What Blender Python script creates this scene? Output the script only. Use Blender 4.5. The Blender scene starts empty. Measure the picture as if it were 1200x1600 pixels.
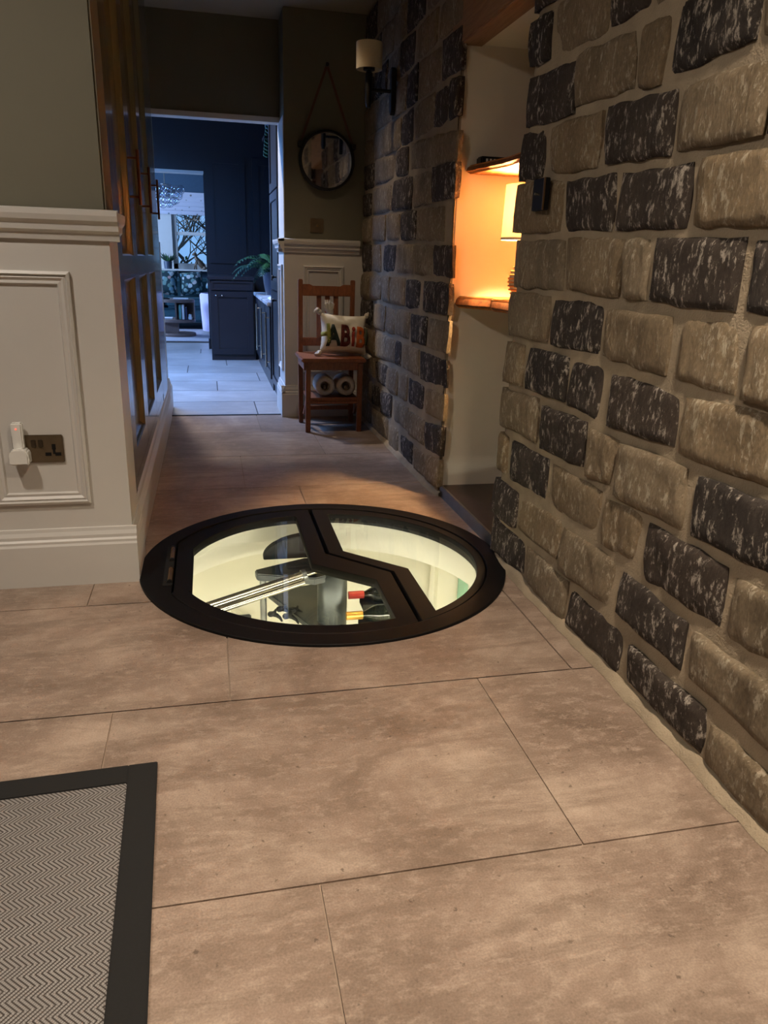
import bpy, bmesh, math, random
from mathutils import Vector, Matrix, noise
from math import sin, cos, pi, radians

# ------------------------------------------------------------------ scene, camera, world, lights
S = bpy.context.scene
COL = S.collection
S.view_settings.view_transform = 'Standard'
S.view_settings.look = 'None'
S.view_settings.gamma = 1.0
S.view_settings.use_curve_mapping = False
S.view_settings.exposure = 0.0

def cam_axes(p, y, r):
    p, y, r = radians(p), radians(y), radians(r)
    f = Vector((sin(y)*cos(p), cos(y)*cos(p), -sin(p)))
    x = Vector((cos(y), -sin(y), 0))
    d = f.cross(x)
    return cos(r)*x + sin(r)*d, -sin(r)*x + cos(r)*d, f
cr, cd, cf = cam_axes(18.425, 13.169, -1.826)
cam_data = bpy.data.cameras.new('camera')
cam = bpy.data.objects.new('camera', cam_data)
COL.objects.link(cam)
cam.matrix_world = Matrix(((cr.x, -cd.x, -cf.x, 0.0), (cr.y, -cd.y, -cf.y, 0.0), (cr.z, -cd.z, -cf.z, 1.0226), (0, 0, 0, 1)))
cam_data.sensor_fit = 'VERTICAL'
cam_data.sensor_height = 36
cam_data.lens = 1173.4/1600*36
cam_data.clip_start = 0.02
S.camera = cam

W = bpy.data.worlds.new('world'); S.world = W
W.use_nodes = True
bg = W.node_tree.nodes['Background']
bg.inputs[0].default_value = (0.24, 0.50, 1.0, 1)
bg.inputs[1].default_value = 1.0

def area(name, loc, direction, sx, sy, power, color, portal=False):
    l = bpy.data.lights.new(name, 'AREA'); l.shape = 'RECTANGLE'; l.size = sx; l.size_y = sy
    l.energy = power; l.color = color
    if portal: l.cycles.is_portal = True
    o = bpy.data.objects.new(name, l); COL.objects.link(o)
    o.location = loc
    o.rotation_euler = Vector(direction).to_track_quat('-Z', 'Y').to_euler()
    return o
def spot(name, loc, target, power, color, angle, blend=1.0, radius=0.05):
    l = bpy.data.lights.new(name, 'SPOT'); l.energy = power; l.color = color
    l.spot_size = radians(angle); l.spot_blend = blend; l.shadow_soft_size = radius
    o = bpy.data.objects.new(name, l); COL.objects.link(o); o.location = loc
    o.rotation_euler = (Vector(target)-Vector(loc)).to_track_quat('-Z', 'Y').to_euler()
    return o
BLUE = (0.15, 0.38, 1.0)
WARM = (1.0, 0.88, 0.74)
# daylight outside the kitchen side window and two made-up openings (all built below)
area('daylight_kitchen_window', (-2.78, 7.9, 1.45), (1, 0.0, -0.35), 1.7, 1.2, 70, BLUE)
area('fill_kitchen_overhead', (-1.0, 6.55, 2.62), (0, 0, -1), 1.1, 1.2, 240, BLUE)  # no rooflight known here; added to brighten the kitchen floor
area('fill_sitting_left', (-3.35, 11.2, 1.45), (1, 0, -0.2), 2.0, 1.2, 340, (0.36, 0.55, 1.0))  # fill through a made-up bay window, added to brighten the sitting room
area('daylight_sitting_window', (-0.7, 13.25, 1.365), (0, -1, 0), 2.5, 1.13, 0.0, BLUE, True)
# recessed downlights of the hall ceiling (fittings are built below), two of them added fills
spot('fill_chair_beam', (0.42, 4.22, 2.395), (0.55, 4.45, 0), 30, (1.0, 0.76, 0.50), 88, 0.9, 0.04)  # extra lamp added to brighten the chair, cushion and far wall
DOWNLIGHTS = [(0.42, 4.22, 2.40), (0.62, 0.50, 2.40), (-1.0, 1.3, 2.40), (-0.40, 5.95, 2.40)]
spot('kitchen_downlight_beam', (-0.40, 5.95, 2.395), (-0.40, 5.90, 0), 135, (1.0, 0.86, 0.70), 150, 0.6, 0.03)
spot('hall_downlight_beam', (0.62, 0.50, 2.395), (0.55, 0.60, 0), 310, (1.0, 0.83, 0.64), 112, 1.0, 0.06)
spot('fill_wall_beam', (-1.0, 1.3, 2.395), (-0.4, 1.3, 0), 108, (1.0, 0.88, 0.75), 160, 1.0, 0.06)  # unseen lamp placed to light the panelling and face the stones

# ------------------------------------------------------------------ helpers
def srgb(r, g, b):
    f = lambda c: (c/255/12.92) if c/255 <= 0.04045 else ((c/255+0.055)/1.055)**2.4
    return (f(r), f(g), f(b), 1)

class Mat:
    """small wrapper for building procedural node materials"""
    def __init__(s, name, color=(0.5, 0.5, 0.5, 1), rough=0.5, metal=0.0, spec=0.5, coat=0.0):
        s.m = bpy.data.materials.new(name); s.m.use_nodes = True
        s.t = s.m.node_tree; s.n = s.t.nodes; s.b = s.n['Principled BSDF']
        s.set('Base Color', color); s.set('Roughness', rough); s.set('Metallic', metal)
        s.set('Specular IOR Level', spec); s.set('Coat Weight', coat); s.set('Coat Roughness', 0.06)
    def set(s, k, v):
        if k in s.b.inputs: s.b.inputs[k].default_value = v
    def node(s, typ, **kw):
        n = s.n.new(typ)
        for k, v in kw.items():
            if hasattr(n, k): setattr(n, k, v)
            else: n.inputs[k].default_value = v
        return n
    def link(s, a, b): s.t.links.new(a, b)
    def coord(s, scale=(1, 1, 1), kind='Object'):
        tc = s.node('ShaderNodeTexCoord'); mp = s.node('ShaderNodeMapping')
        mp.inputs['Scale'].default_value = scale
        s.link(tc.outputs[kind], mp.inputs['Vector']); return mp.outputs[0]
    def noise(s, scale=5, detail=4, vec=(1, 1, 1), rough=0.55, distortion=0.0):
        n = s.node('ShaderNodeTexNoise'); n.inputs['Scale'].default_value = scale
        n.inputs['Detail'].default_value = detail; n.inputs['Roughness'].default_value = rough
        n.inputs['Distortion'].default_value = distortion
        s.link(s.coord(vec), n.inputs['Vector']); return n.outputs[0]
    def ramp(s, fac, stops):
        r = s.node('ShaderNodeValToRGB'); e = r.color_ramp.elements
        while len(e) < len(stops): e.new(0.5)
        for el, (p, c) in zip(e, stops):
            el.position = p; el.color = c if len(c) == 4 else (*c, 1)
        s.link(fac, r.inputs[0]); return r.outputs[0]
    def mix(s, fac, a, b, mode='MIX'):
        m = s.node('ShaderNodeMix', data_type='RGBA', blend_type=mode)
        for v, i in ((fac, 0), (a, 6), (b, 7)):
            if hasattr(v, 'node'): s.link(v, m.inputs[i])
            else: m.inputs[i].default_value = v
        return m.outputs[2]
    def math(s, op, a, b=0.0, c=0.0):
        m = s.node('ShaderNodeMath', operation=op)
        for v, i in ((a, 0), (b, 1), (c, 2)):
            if hasattr(v, 'node'): s.link(v, m.inputs[i])
            else: m.inputs[i].default_value = v
        return m.outputs[0]
    def rand(s):
        return s.node('ShaderNodeObjectInfo').outputs['Random']
    def color(s, out): s.link(out, s.b.inputs['Base Color'])
    def rough(s, out): s.link(out, s.b.inputs['Roughness'])
    def bump(s, h, strength=0.3, dist=0.01):
        b = s.node('ShaderNodeBump'); b.inputs['Strength'].default_value = strength
        b.inputs['Distance'].default_value = dist
        s.link(h, b.inputs['Height']); s.link(b.outputs[0], s.b.inputs['Normal'])

def G(v): return (v, v, v, 1)
M = {}
def simple(name, color, rough=0.5, metal=0.0, spec=0.5, coat=0.0, var=0.10, scale=20, bump=0.0):
    m = Mat(name, color, rough, metal, spec, coat)
    n = m.noise(scale, 3)
    lo = tuple(c*(1-var) for c in color[:3]) + (1,); hi = tuple(min(1, c*(1+var)) for c in color[:3]) + (1,)
    m.color(m.ramp(n, [(0.3, lo), (0.7, hi)]))
    if bump: m.bump(m.noise(scale*6, 3), bump, 0.002)
    M[name] = m.m
    return m

# stone: pale gritstone with limewash streaks, and near-black stone with pale flecks
def stone_mat(name, cols, fleck, thr, flo=1.0):
    m = Mat(name, G(0.3), 0.82, spec=0.3)
    big = m.noise(7, 5, (1, 1, 0.6)); streak = m.noise(72, 7, (1, 1, 0.48), 0.74, 0.25)
    fine = m.noise(150, 3, (1, 1, 0.6)); mid = m.noise(15, 4, (1, 1, 0.5), 0.6, 0.5)
    base = m.ramp(big, [(0.28, cols[0]), (0.52, cols[1]), (0.76, cols[2])])
    base = m.mix(m.math('MULTIPLY', m.rand(), 0.55), base, cols[3])
    base = m.mix(0.5, base, m.ramp(fine, [(0.3, G(0.32)), (0.7, G(0.72))]), 'OVERLAY')
    base = m.mix(m.ramp(streak, [(0.30, G(0.45)), (0.44, G(0))]), base, cols[0])
    f = m.ramp(m.math('ADD', m.math('MULTIPLY', streak, 0.72), m.math('MULTIPLY', mid, 0.28)), [(thr, G(0)), (thr+0.07, G(flo))])
    m.color(m.mix(f, base, fleck))
    h = m.math('ADD', m.math('MULTIPLY', streak, 1.0), m.math('MULTIPLY', fine, 0.3))
    m.bump(h, 0.9, 0.012)
    M[name] = m.m
stone_mat('stone_light', [srgb(102, 90, 73), srgb(130, 116, 96), srgb(148, 134, 113), srgb(134, 112, 82)], srgb(192, 181, 160), 0.53, 0.65)
stone_mat('stone_dark', [srgb(38, 33, 30), srgb(54, 48, 44), srgb(76, 68, 61), srgb(74, 62, 52)], srgb(178, 168, 156), 0.532, 0.9)
m = Mat('mortar', G(0.3), 0.9, spec=0.2)
m.color(m.ramp(m.noise(9, 5), [(0.3, srgb(138, 125, 106)), (0.7, srgb(162, 147, 125))]))
m.bump(m.math('ADD', m.noise(60, 4), m.noise(220, 2)), 0.5, 0.006); M['mortar'] = m.m

# floor: taupe porcelain with cloudy marks
def tile_mat(name, c0, c1, c2, rough):
    m = Mat(name, G(0.3), rough, spec=0.4)
    cl = m.noise(2.6, 8, (1, 1, 1), 0.66, 0.5); sp = m.noise(260, 2); sc = m.noise(22, 7, (1, 1.8, 1), 0.75)
    pit = m.noise(60, 3); band = m.noise(5, 6, (0.5, 2.4, 1), 0.7, 0.6)
    c = m.ramp(cl, [(0.32, c0), (0.5, c1), (0.68, c2)])
    c = m.mix(m.ramp(band, [(0.40, G(0.55)), (0.55, G(0))]), c, c0)
    c = m.mix(m.ramp(sc, [(0.50, G(0)), (0.66, G(0.55))]), c, c2)
    c = m.mix(m.ramp(pit, [(0.27, G(0.7)), (0.34, G(0))]), c, tuple(v*0.55 for v in c0[:3])+(1,))
    c = m.mix(0.5, c, m.ramp(sp, [(0.3, G(0.36)), (0.7, G(0.66))]), 'OVERLAY')
    hs = m.node('ShaderNodeHueSaturation'); m.link(c, hs.inputs['Color'])
    m.link(m.math('ADD', m.math('MULTIPLY', m.rand(), 0.16), 0.92), hs.inputs['Value'])
    m.color(hs.outputs[0])
    m.rough(m.math('ADD', m.math('MULTIPLY', sc, 0.25), rough-0.12))
    m.bump(m.math('ADD', sp, sc), 0.12, 0.002)
    M[name] = m.m
tile_mat('tile', srgb(112, 95, 82), srgb(142, 123, 109), srgb(172, 154, 138), 0.44)
tile_mat('kitchen_tile', srgb(140, 136, 134), srgb(158, 154, 152), srgb(176, 172, 170), 0.34)
simple('grout', srgb(148, 130, 114), 0.9)
simple('slate', srgb(72, 62, 54), 0.5, bump=0.1)
simple('paint_white', srgb(204, 200, 194), 0.42, var=0.02, scale=6)
simple('plaster_white', srgb(222, 212, 194), 0.8, var=0.03, scale=5, bump=0.05)
simple('paint_olive', srgb(108, 104, 88), 0.75, var=0.03, scale=4, bump=0.05)
simple('ceiling_paint', srgb(150, 140, 120), 0.9, var=0.03, scale=3)
simple('cupboard_gloss', srgb(110, 104, 80), 0.2, spec=0.5, coat=0.25, var=0.04, scale=5)
simple('navy', srgb(20, 23, 33), 0.45, var=0.05, scale=4)
simple('navy_cabinet', srgb(32, 33, 40), 0.32, var=0.05, scale=5)
simple('teal_wall', srgb(52, 76, 96), 0.7, var=0.05)
simple('bronze', srgb(112, 72, 50), 0.32, 0.9)
simple('black_metal', srgb(30, 28, 27), 0.42, 0.3, var=0.15)
simple('frame_black', srgb(15, 14, 14), 0.55, 0.0, spec=0.15, var=0.12, scale=40)
simple('rubber', srgb(12, 12, 12), 0.7)
simple('steel', srgb(196, 190, 176), 0.25, 0.95)
simple('grey_metal', srgb(120, 122, 122), 0.30, 0.7)
simple('column_steel', srgb(52, 56, 56), 0.33, 0.4)
simple('tread_grey', srgb(48, 52, 54), 0.45)
simple('cellar_white', srgb(236, 232, 216), 0.8, var=0.02, scale=3)
simple('pale_green', srgb(150, 190, 165), 0.4)
simple('brass', srgb(150, 120, 84), 0.35, 0.85)
simple('socket_bronze', srgb(120, 104, 82), 0.35, 0.7)
simple('switch_bronze', srgb(78, 66, 52), 0.35, 0.6)
simple('white_plastic', srgb(228, 226, 220), 0.35, var=0.01)
simple('black_plastic', srgb(22, 21, 21), 0.55, spec=0.25)
simple('dark_joint', srgb(70, 68, 68), 0.9)
simple('linen', srgb(222, 206, 176), 0.9, var=0.05, scale=160, bump=0.3)
simple('leather', srgb(92, 60, 40), 0.55)
simple('cushion', srgb(232, 224, 206), 0.9, var=0.04, scale=60, bump=0.4)
simple('fluff', srgb(222, 214, 200), 0.95, var=0.08, scale=90, bump=0.8)
simple('slipper_inside', srgb(150, 138, 124), 0.95, bump=0.5, scale=80)
simple('teal_velvet', srgb(38, 78, 88), 0.8, var=0.2, scale=30)
simple('lilac', srgb(196, 184, 214), 0.85, var=0.04)
simple('leaf', srgb(44, 84, 46), 0.5, var=0.3, scale=15)
simple('leaf_dark', srgb(30, 60, 48), 0.5, var=0.3, scale=15)
simple('bark', srgb(70, 60, 52), 0.9, var=0.3)
simple('pot', srgb(58, 66, 84), 0.4)
simple('table_wood', srgb(112, 92, 84), 0.5, var=0.12)
simple('book_teal', srgb(110, 170, 160), 0.6); simple('book_white', srgb(225, 225, 225), 0.6)
simple('book_navy', srgb(40, 50, 80), 0.6); simple('paper', srgb(225, 225, 228), 0.7)
simple('hare_bronze', srgb(96, 80, 66), 0.45, 0.4)
simple('rug_light', srgb(170, 168, 176), 0.95, bump=0.4, scale=50)
simple('wine_glass', srgb(20, 24, 18), 0.08, spec=0.6)
simple('capsule_red', srgb(190, 52, 48), 0.4); simple('capsule_gold', srgb(196, 150, 70), 0.35, 0.5)
simple('label', srgb(232, 228, 214), 0.7, var=0.02)
for nm, c in (('letter_olive', (150, 150, 70)), ('letter_green', (30, 42, 34)), ('letter_maroon', (96, 34, 28)), ('letter_red', (156, 52, 36)), ('letter_orange', (206, 104, 46)), ('letter_sage', (84, 96, 68))):
    simple(nm, srgb(*c), 0.9, scale=120, bump=0.3)
# woods
def wood(name, c0, c1, scale=(3, 3, 22), rough=0.45):
    m = Mat(name, c0, rough)
    n = m.noise(6, 5, scale, 0.6, 1.2); k = m.noise(3, 3)
    m.color(m.mix(m.math('MULTIPLY', k, 0.4), m.ramp(n, [(0.32, c0), (0.68, c1)]), c0))
    m.bump(n, 0.15, 0.003); M[name] = m.m
wood('chair_wood', srgb(112, 62, 34), srgb(158, 94, 54), (16, 16, 3))
wood('oak_shelf', srgb(150, 92, 42), srgb(206, 142, 74), (6, 1.5, 10))
wood('bark_edge', srgb(80, 46, 24), srgb(150, 88, 42), (8, 8, 8), 0.8)
wood('lintel_wood', srgb(126, 92, 62), srgb(158, 120, 84), (8, 0.8, 8), 0.6)
# rug: woven herringbone
m = Mat('rug_weave', G(0.3), 0.95, spec=0.1)
tc = m.node('ShaderNodeTexCoord'); sx = m.node('ShaderNodeSeparateXYZ'); m.link(tc.outputs['Object'], sx.inputs[0])
tri = m.math('PINGPONG', sx.outputs[1], 0.019)
dia = m.math('ADD', sx.outputs[0], tri)
str_ = m.math('PINGPONG', dia, 0.0042)
line = m.ramp(m.math('MULTIPLY', str_, 1/0.0042), [(0.12, G(0)), (0.55, G(1))])
thread = m.math('PINGPONG', m.math('SUBTRACT', sx.outputs[0], tri), 0.0025)
col_ = m.mix(line, srgb(54, 48, 45), m.ramp(m.math('MULTIPLY', thread, 400), [(0.0, srgb(112, 108, 106)), (0.9, srgb(146, 143, 140))]))
m.color(m.mix(m.ramp(m.noise(9, 4), [(0.35, G(0)), (0.75, G(0.3))]), col_, srgb(100, 95, 92)))
m.bump(m.math('ADD', line, m.math('MULTIPLY', thread, 160)), 0.6, 0.002); M['rug_weave'] = m.m
simple('rug_border', srgb(15, 14, 14), 0.9, var=0.15, scale=200, bump=0.4)
# floral fabric and blind
def floral(name, base, cols, scale, amount):
    m = Mat(name, base, 0.9)
    v = m.node('ShaderNodeTexVoronoi'); v.inputs['Scale'].default_value = scale; m.link(m.coord(), v.inputs['Vector'])
    pick = m.ramp(m.math('FRACT', m.math('MULTIPLY', v.outputs['Color'], 3.7)), [(i/len(cols), c) for i, c in enumerate(cols)])
    mask = m.ramp(m.math('ADD', v.outputs['Distance'], m.math('MULTIPLY', m.noise(scale*2, 3), 0.35)), [(amount, G(1)), (amount+0.08, G(0))])
    m.color(m.mix(mask, base, pick)); M[name] = m.m
floral('floral_dark', srgb(36, 62, 66), [srgb(150, 176, 176), srgb(86, 128, 108), srgb(190, 140, 130), srgb(200, 206, 204), srgb(120, 160, 170)], 15, 0.62)
floral('floral_blind', srgb(214, 212, 222), [srgb(120, 126, 120), srgb(150, 130, 130), srgb(112, 130, 140)], 12, 0.30)
# architectural glass: clear with mirror-like Fresnel reflections
def glass(name, tint=(1, 1, 1, 1), ior=1.5, rough=0.0, power=5.0):
    m = bpy.data.materials.new(name); m.use_nodes = True; t = m.node_tree; t.nodes.remove(t.nodes['Principled BSDF'])
    tr = t.nodes.new('ShaderNodeBsdfTransparent'); tr.inputs[0].default_value = tint
    gl = t.nodes.new('ShaderNodeBsdfGlossy'); gl.inputs['Roughness'].default_value = rough
    lw = t.nodes.new('ShaderNodeLayerWeight'); lw.inputs[0].default_value = 0.5
    pw = t.nodes.new('ShaderNodeMath'); pw.operation = 'POWER'; pw.inputs[1].default_value = power; t.links.new(lw.outputs['Facing'], pw.inputs[0])
    f0 = ((ior-1)/(ior+1))**2                       # Schlick reflectance
    fr = t.nodes.new('ShaderNodeMath'); fr.operation = 'MULTIPLY_ADD'; fr.inputs[1].default_value = 1-f0; fr.inputs[2].default_value = f0; t.links.new(pw.outputs[0], fr.inputs[0])
    mx = t.nodes.new('ShaderNodeMixShader')
    t.links.new(fr.outputs[0], mx.inputs[0]); t.links.new(tr.outputs[0], mx.inputs[1]); t.links.new(gl.outputs[0], mx.inputs[2])
    t.links.new(mx.outputs[0], t.nodes['Material Output'].inputs[0]); M[name] = m
glass('glass', (0.97, 0.99, 0.97, 1), 1.35)
glass('bubble_glass', (0.92, 0.96, 1.0, 1), 1.9, 0.03, 2.2)
def mirror():
    m = Mat('mirror', G(0.85), 0.03, 1.0); M['mirror'] = m.m
mirror()
def emit(name, color, strength):
    m = Mat(name, color, 0.5); m.set('Emission Color', color); m.set('Emission Strength', strength); M[name] = m.m
emit('cellar_led', (1.0, 0.95, 0.82, 1), 80)
emit('bulb', (1.0, 0.70, 0.38, 1), 30)
emit('led_red', (1.0, 0.10, 0.06, 1), 2)
emit('downlight_lens', (1.0, 0.8, 0.6, 1), 3)
m = Mat('lamp_shade', srgb(250, 226, 176), 0.9)      # translucent fabric drum
t = m.t; tl = m.node('ShaderNodeBsdfTranslucent'); tl.inputs[0].default_value = srgb(255, 240, 214)
df = m.node('ShaderNodeBsdfDiffuse'); df.inputs[0].default_value = srgb(240, 220, 180)
mx = m.node('ShaderNodeMixShader'); mx.inputs[0].default_value = 0.15
m.link(tl.outputs[0], mx.inputs[1]); m.link(df.outputs[0], mx.inputs[2]); m.link(mx.outputs[0], m.n['Material Output'].inputs[0]); M['lamp_shade'] = m.m

# --- geometry helpers
def link(name, mesh, mat=None, parent=None):
    o = bpy.data.objects.new(name, mesh); COL.objects.link(o)
    if mat: mesh.materials.append(M[mat])
    if parent is not None: setpar(o, parent)
    return o
def setpar(o, parent):
    o.parent = parent
    off = parent.location if parent.parent is None else Vector((0, 0, 0))   # parts are modelled in world coordinates
    o.matrix_parent_inverse = Matrix.Translation(-off)
def tag(o, label=None, cat=None, group=None, kind=None):
    if label: o['label'] = label
    if cat: o['category'] = cat
    if group: o['group'] = group
    if kind: o['kind'] = kind
    return o
def empty(name, loc, label=None, cat=None, group=None, kind=None):
    o = bpy.data.objects.new(name, None); COL.objects.link(o); o.location = loc; o.empty_display_size = 0.1
    return tag(o, label, cat, group, kind)
class MB:
    def __init__(s, xf=None): s.v = []; s.f = []; s.xf = xf
    def add(s, vs, fs):
        b = len(s.v)
        s.v += [tuple(s.xf @ Vector(p)) if s.xf else tuple(p) for p in vs]
        s.f += [tuple(b+i for i in f) for f in fs]; return s
    def box(s, x0, x1, y0, y1, z0, z1):
        return s.add([(x0,y0,z0),(x1,y0,z0),(x1,y1,z0),(x0,y1,z0),(x0,y0,z1),(x1,y0,z1),(x1,y1,z1),(x0,y1,z1)],
                     [(0,3,2,1),(4,5,6,7),(0,1,5,4),(1,2,6,5),(2,3,7,6),(3,0,4,7)])
    def prism(s, pts, z0, z1, axis='z'):
        n = len(pts)
        mp = {'z': lambda a,b,c:(a,b,c), 'y': lambda a,b,c:(a,c,b), 'x': lambda a,b,c:(c,a,b)}[axis]
        vs = [mp(a,b,z0) for a,b in pts] + [mp(a,b,z1) for a,b in pts]
        fs = [tuple(range(n-1,-1,-1)), tuple(range(n,2*n))] + [(i,(i+1)%n,n+(i+1)%n,n+i) for i in range(n)]
        return s.add(vs, fs)
    def tube(s, path, rad, n=10, closed=False, flat=1.0):
        path = [Vector(p) for p in path]; k = len(path)
        rads = rad if isinstance(rad, (list, tuple)) else [rad]*k
        vs = []; up = Vector((0,0,1))
        prev = None
        for i, p in enumerate(path):
            if closed: t = path[(i+1)%k]-path[(i-1)%k]
            else: t = path[min(i+1,k-1)]-path[max(i-1,0)]
            t.normalize()
            if prev is None:
                a = t.cross(up)
                if a.length < 0.05: a = t.cross(Vector((1,0,0)))
            else: a = prev - t*prev.dot(t)
            a.normalize(); prev = a.copy(); b = t.cross(a)
            for j in range(n):
                th = 2*pi*j/n
                vs.append(p + a*cos(th)*rads[i] + b*sin(th)*rads[i]*flat)
        fs = []
        for i in range(k if closed else k-1):
            i2 = (i+1)%k
            for j in range(n): fs.append((i*n+j, i*n+(j+1)%n, i2*n+(j+1)%n, i2*n+j))
        if not closed: fs += [tuple(range(n-1,-1,-1)), tuple((k-1)*n+j for j in range(n))]
        return s.add(vs, fs)
    def lathe(s, prof, c=(0,0,0), n=24, axis='z', a0=0.0, a1=2*pi):
        full = abs(a1-a0-2*pi) < 1e-6; k = len(prof); m_ = n if full else n+1
        vs = []
        for i in range(m_):
            th = a0+(a1-a0)*i/n
            for r, h in prof:
                p = {'z':(r*cos(th), r*sin(th), h), 'y':(r*cos(th), h, r*sin(th)), 'x':(h, r*cos(th), r*sin(th))}[axis]
                vs.append((c[0]+p[0], c[1]+p[1], c[2]+p[2]))
        fs = []
        for i in range(n):
            i2 = (i+1)%m_
            for j in range(k-1): fs.append((i*k+j, i2*k+j, i2*k+j+1, i*k+j+1))
        return s.add(vs, fs)
    def ball(s, c, r, n=14, m_=9):
        r = r if isinstance(r, (list, tuple)) else (r, r, r)
        vs = [(c[0], c[1], c[2]+r[2])]
        for i in range(1, m_):
            ph = pi*i/m_
            for j in range(n):
                th = 2*pi*j/n
                vs.append((c[0]+r[0]*sin(ph)*cos(th), c[1]+r[1]*sin(ph)*sin(th), c[2]+r[2]*cos(ph)))
        vs.append((c[0], c[1], c[2]-r[2])); L = len(vs)-1
        fs = [(0, 1+j, 1+(j+1)%n) for j in range(n)]
        for i in range(m_-2):
            for j in range(n): fs.append((1+i*n+j, 1+(i+1)*n+j, 1+(i+1)*n+(j+1)%n, 1+i*n+(j+1)%n))
        fs += [(L, 1+(m_-2)*n+(j+1)%n, 1+(m_-2)*n+j) for j in range(n)]
        return s.add(vs, fs)
    def strip(s, A, B, N, prof):
        """extrude a moulding profile [(out, up)] from A to B, N = outward normal"""
        A, B, N = Vector(A), Vector(B), Vector(N); k = len(prof)
        vs = [A+N*o+Vector((0,0,u)) for o,u in prof] + [B+N*o+Vector((0,0,u)) for o,u in prof]
        fs = [(i,(i+1)%k,k+(i+1)%k,k+i) for i in range(k)] + [tuple(range(k-1,-1,-1)), tuple(range(k,2*k))]
        return s.add(vs, fs)
    def frame(s, O, U, N, u0, u1, z0, z1, prof):
        """sweep a profile [(inset, out)] round a rectangle lying in plane O,U,Z"""
        O, U, N, Z = Vector(O), Vector(U), Vector(N), Vector((0,0,1)); k = len(prof); vs = []
        for cu, cz, su, sz in ((u0,z0,1,1),(u1,z0,-1,1),(u1,z1,-1,-1),(u0,z1,1,-1)):
            for i_, o_ in prof: vs.append(O+U*(cu+su*i_)+Z*(cz+sz*i_)+N*o_)
        fs = []
        for q in range(4):
            q2 = (q+1)%4
            for i in range(k-1): fs.append((q*k+i, q2*k+i, q2*k+i+1, q*k+i+1))
        return s.add(vs, fs)
    def build(s, name, mat, parent=None, bevel=0.0, smooth=False, seg=2, angle=40):
        me = bpy.data.meshes.new(name); me.from_pydata(s.v, [], s.f); me.update()
        bm = bmesh.new(); bm.from_mesh(me)
        bmesh.ops.recalc_face_normals(bm, faces=bm.faces)
        if bevel:
            es = [e for e in bm.edges if len(e.link_faces) == 2 and e.calc_face_angle(0) > radians(30)]
            bmesh.ops.bevel(bm, geom=es, offset=bevel, segments=seg, affect='EDGES', clamp_overlap=True)
        bm.to_mesh(me); bm.free()
        if smooth:
            for p in me.polygons: p.use_smooth = True
            try: me.set_sharp_from_angle(angle=radians(angle))
            except Exception: pass
        return link(name, me, mat, parent)
def plate(name, outer, holes, z0, z1, mat, parent=None, bevel=0.0):
    """flat plate with holes: outline points in XY"""
    cu = bpy.data.curves.new(name, 'CURVE'); cu.dimensions = '2D'; cu.fill_mode = 'BOTH'
    cu.extrude = (z1-z0)/2 - bevel; cu.bevel_depth = bevel; cu.bevel_resolution = 1
    for pts in [outer]+holes:
        sp = cu.splines.new('POLY'); sp.points.add(len(pts)-1); sp.use_cyclic_u = True
        for p, q in zip(sp.points, pts): p.co = (q[0], q[1], 0, 1)
    if bevel: cu.offset = -bevel
    tmp = bpy.data.objects.new('tmp', cu); COL.objects.link(tmp)
    dg = bpy.context.evaluated_depsgraph_get()
    me = bpy.data.meshes.new_from_object(tmp.evaluated_get(dg))
    me.transform(Matrix.Translation((0, 0, (z0+z1)/2)))
    bpy.data.objects.remove(tmp); bpy.data.curves.remove(cu)
    me.materials.clear(); me.name = name
    return link(name, me, mat, parent)
def arc(cx, cy, r, a0, a1, n=40):
    return [(cx+r*cos(radians(a0+(a1-a0)*i/n)), cy+r*sin(radians(a0+(a1-a0)*i/n))) for i in range(n+1)]
def copy_tree(o, parent=None):
    c = o.copy(); COL.objects.link(c)
    if parent is not None: c.parent = parent
    for ch in list(o.children): copy_tree(ch, c)
    return c
X3, Y3, Z3 = Vector((1,0,0)), Vector((0,1,0)), Vector((0,0,1))
random.seed(7)
# ------------------------------------------------------------------ the room shell
CX, CY, CR = 0.372, 2.478, 0.638            # cellar hatch centre and radius
HALL_TOP = 2.42

def st(o): o['kind'] = 'structure'; return o
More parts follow.
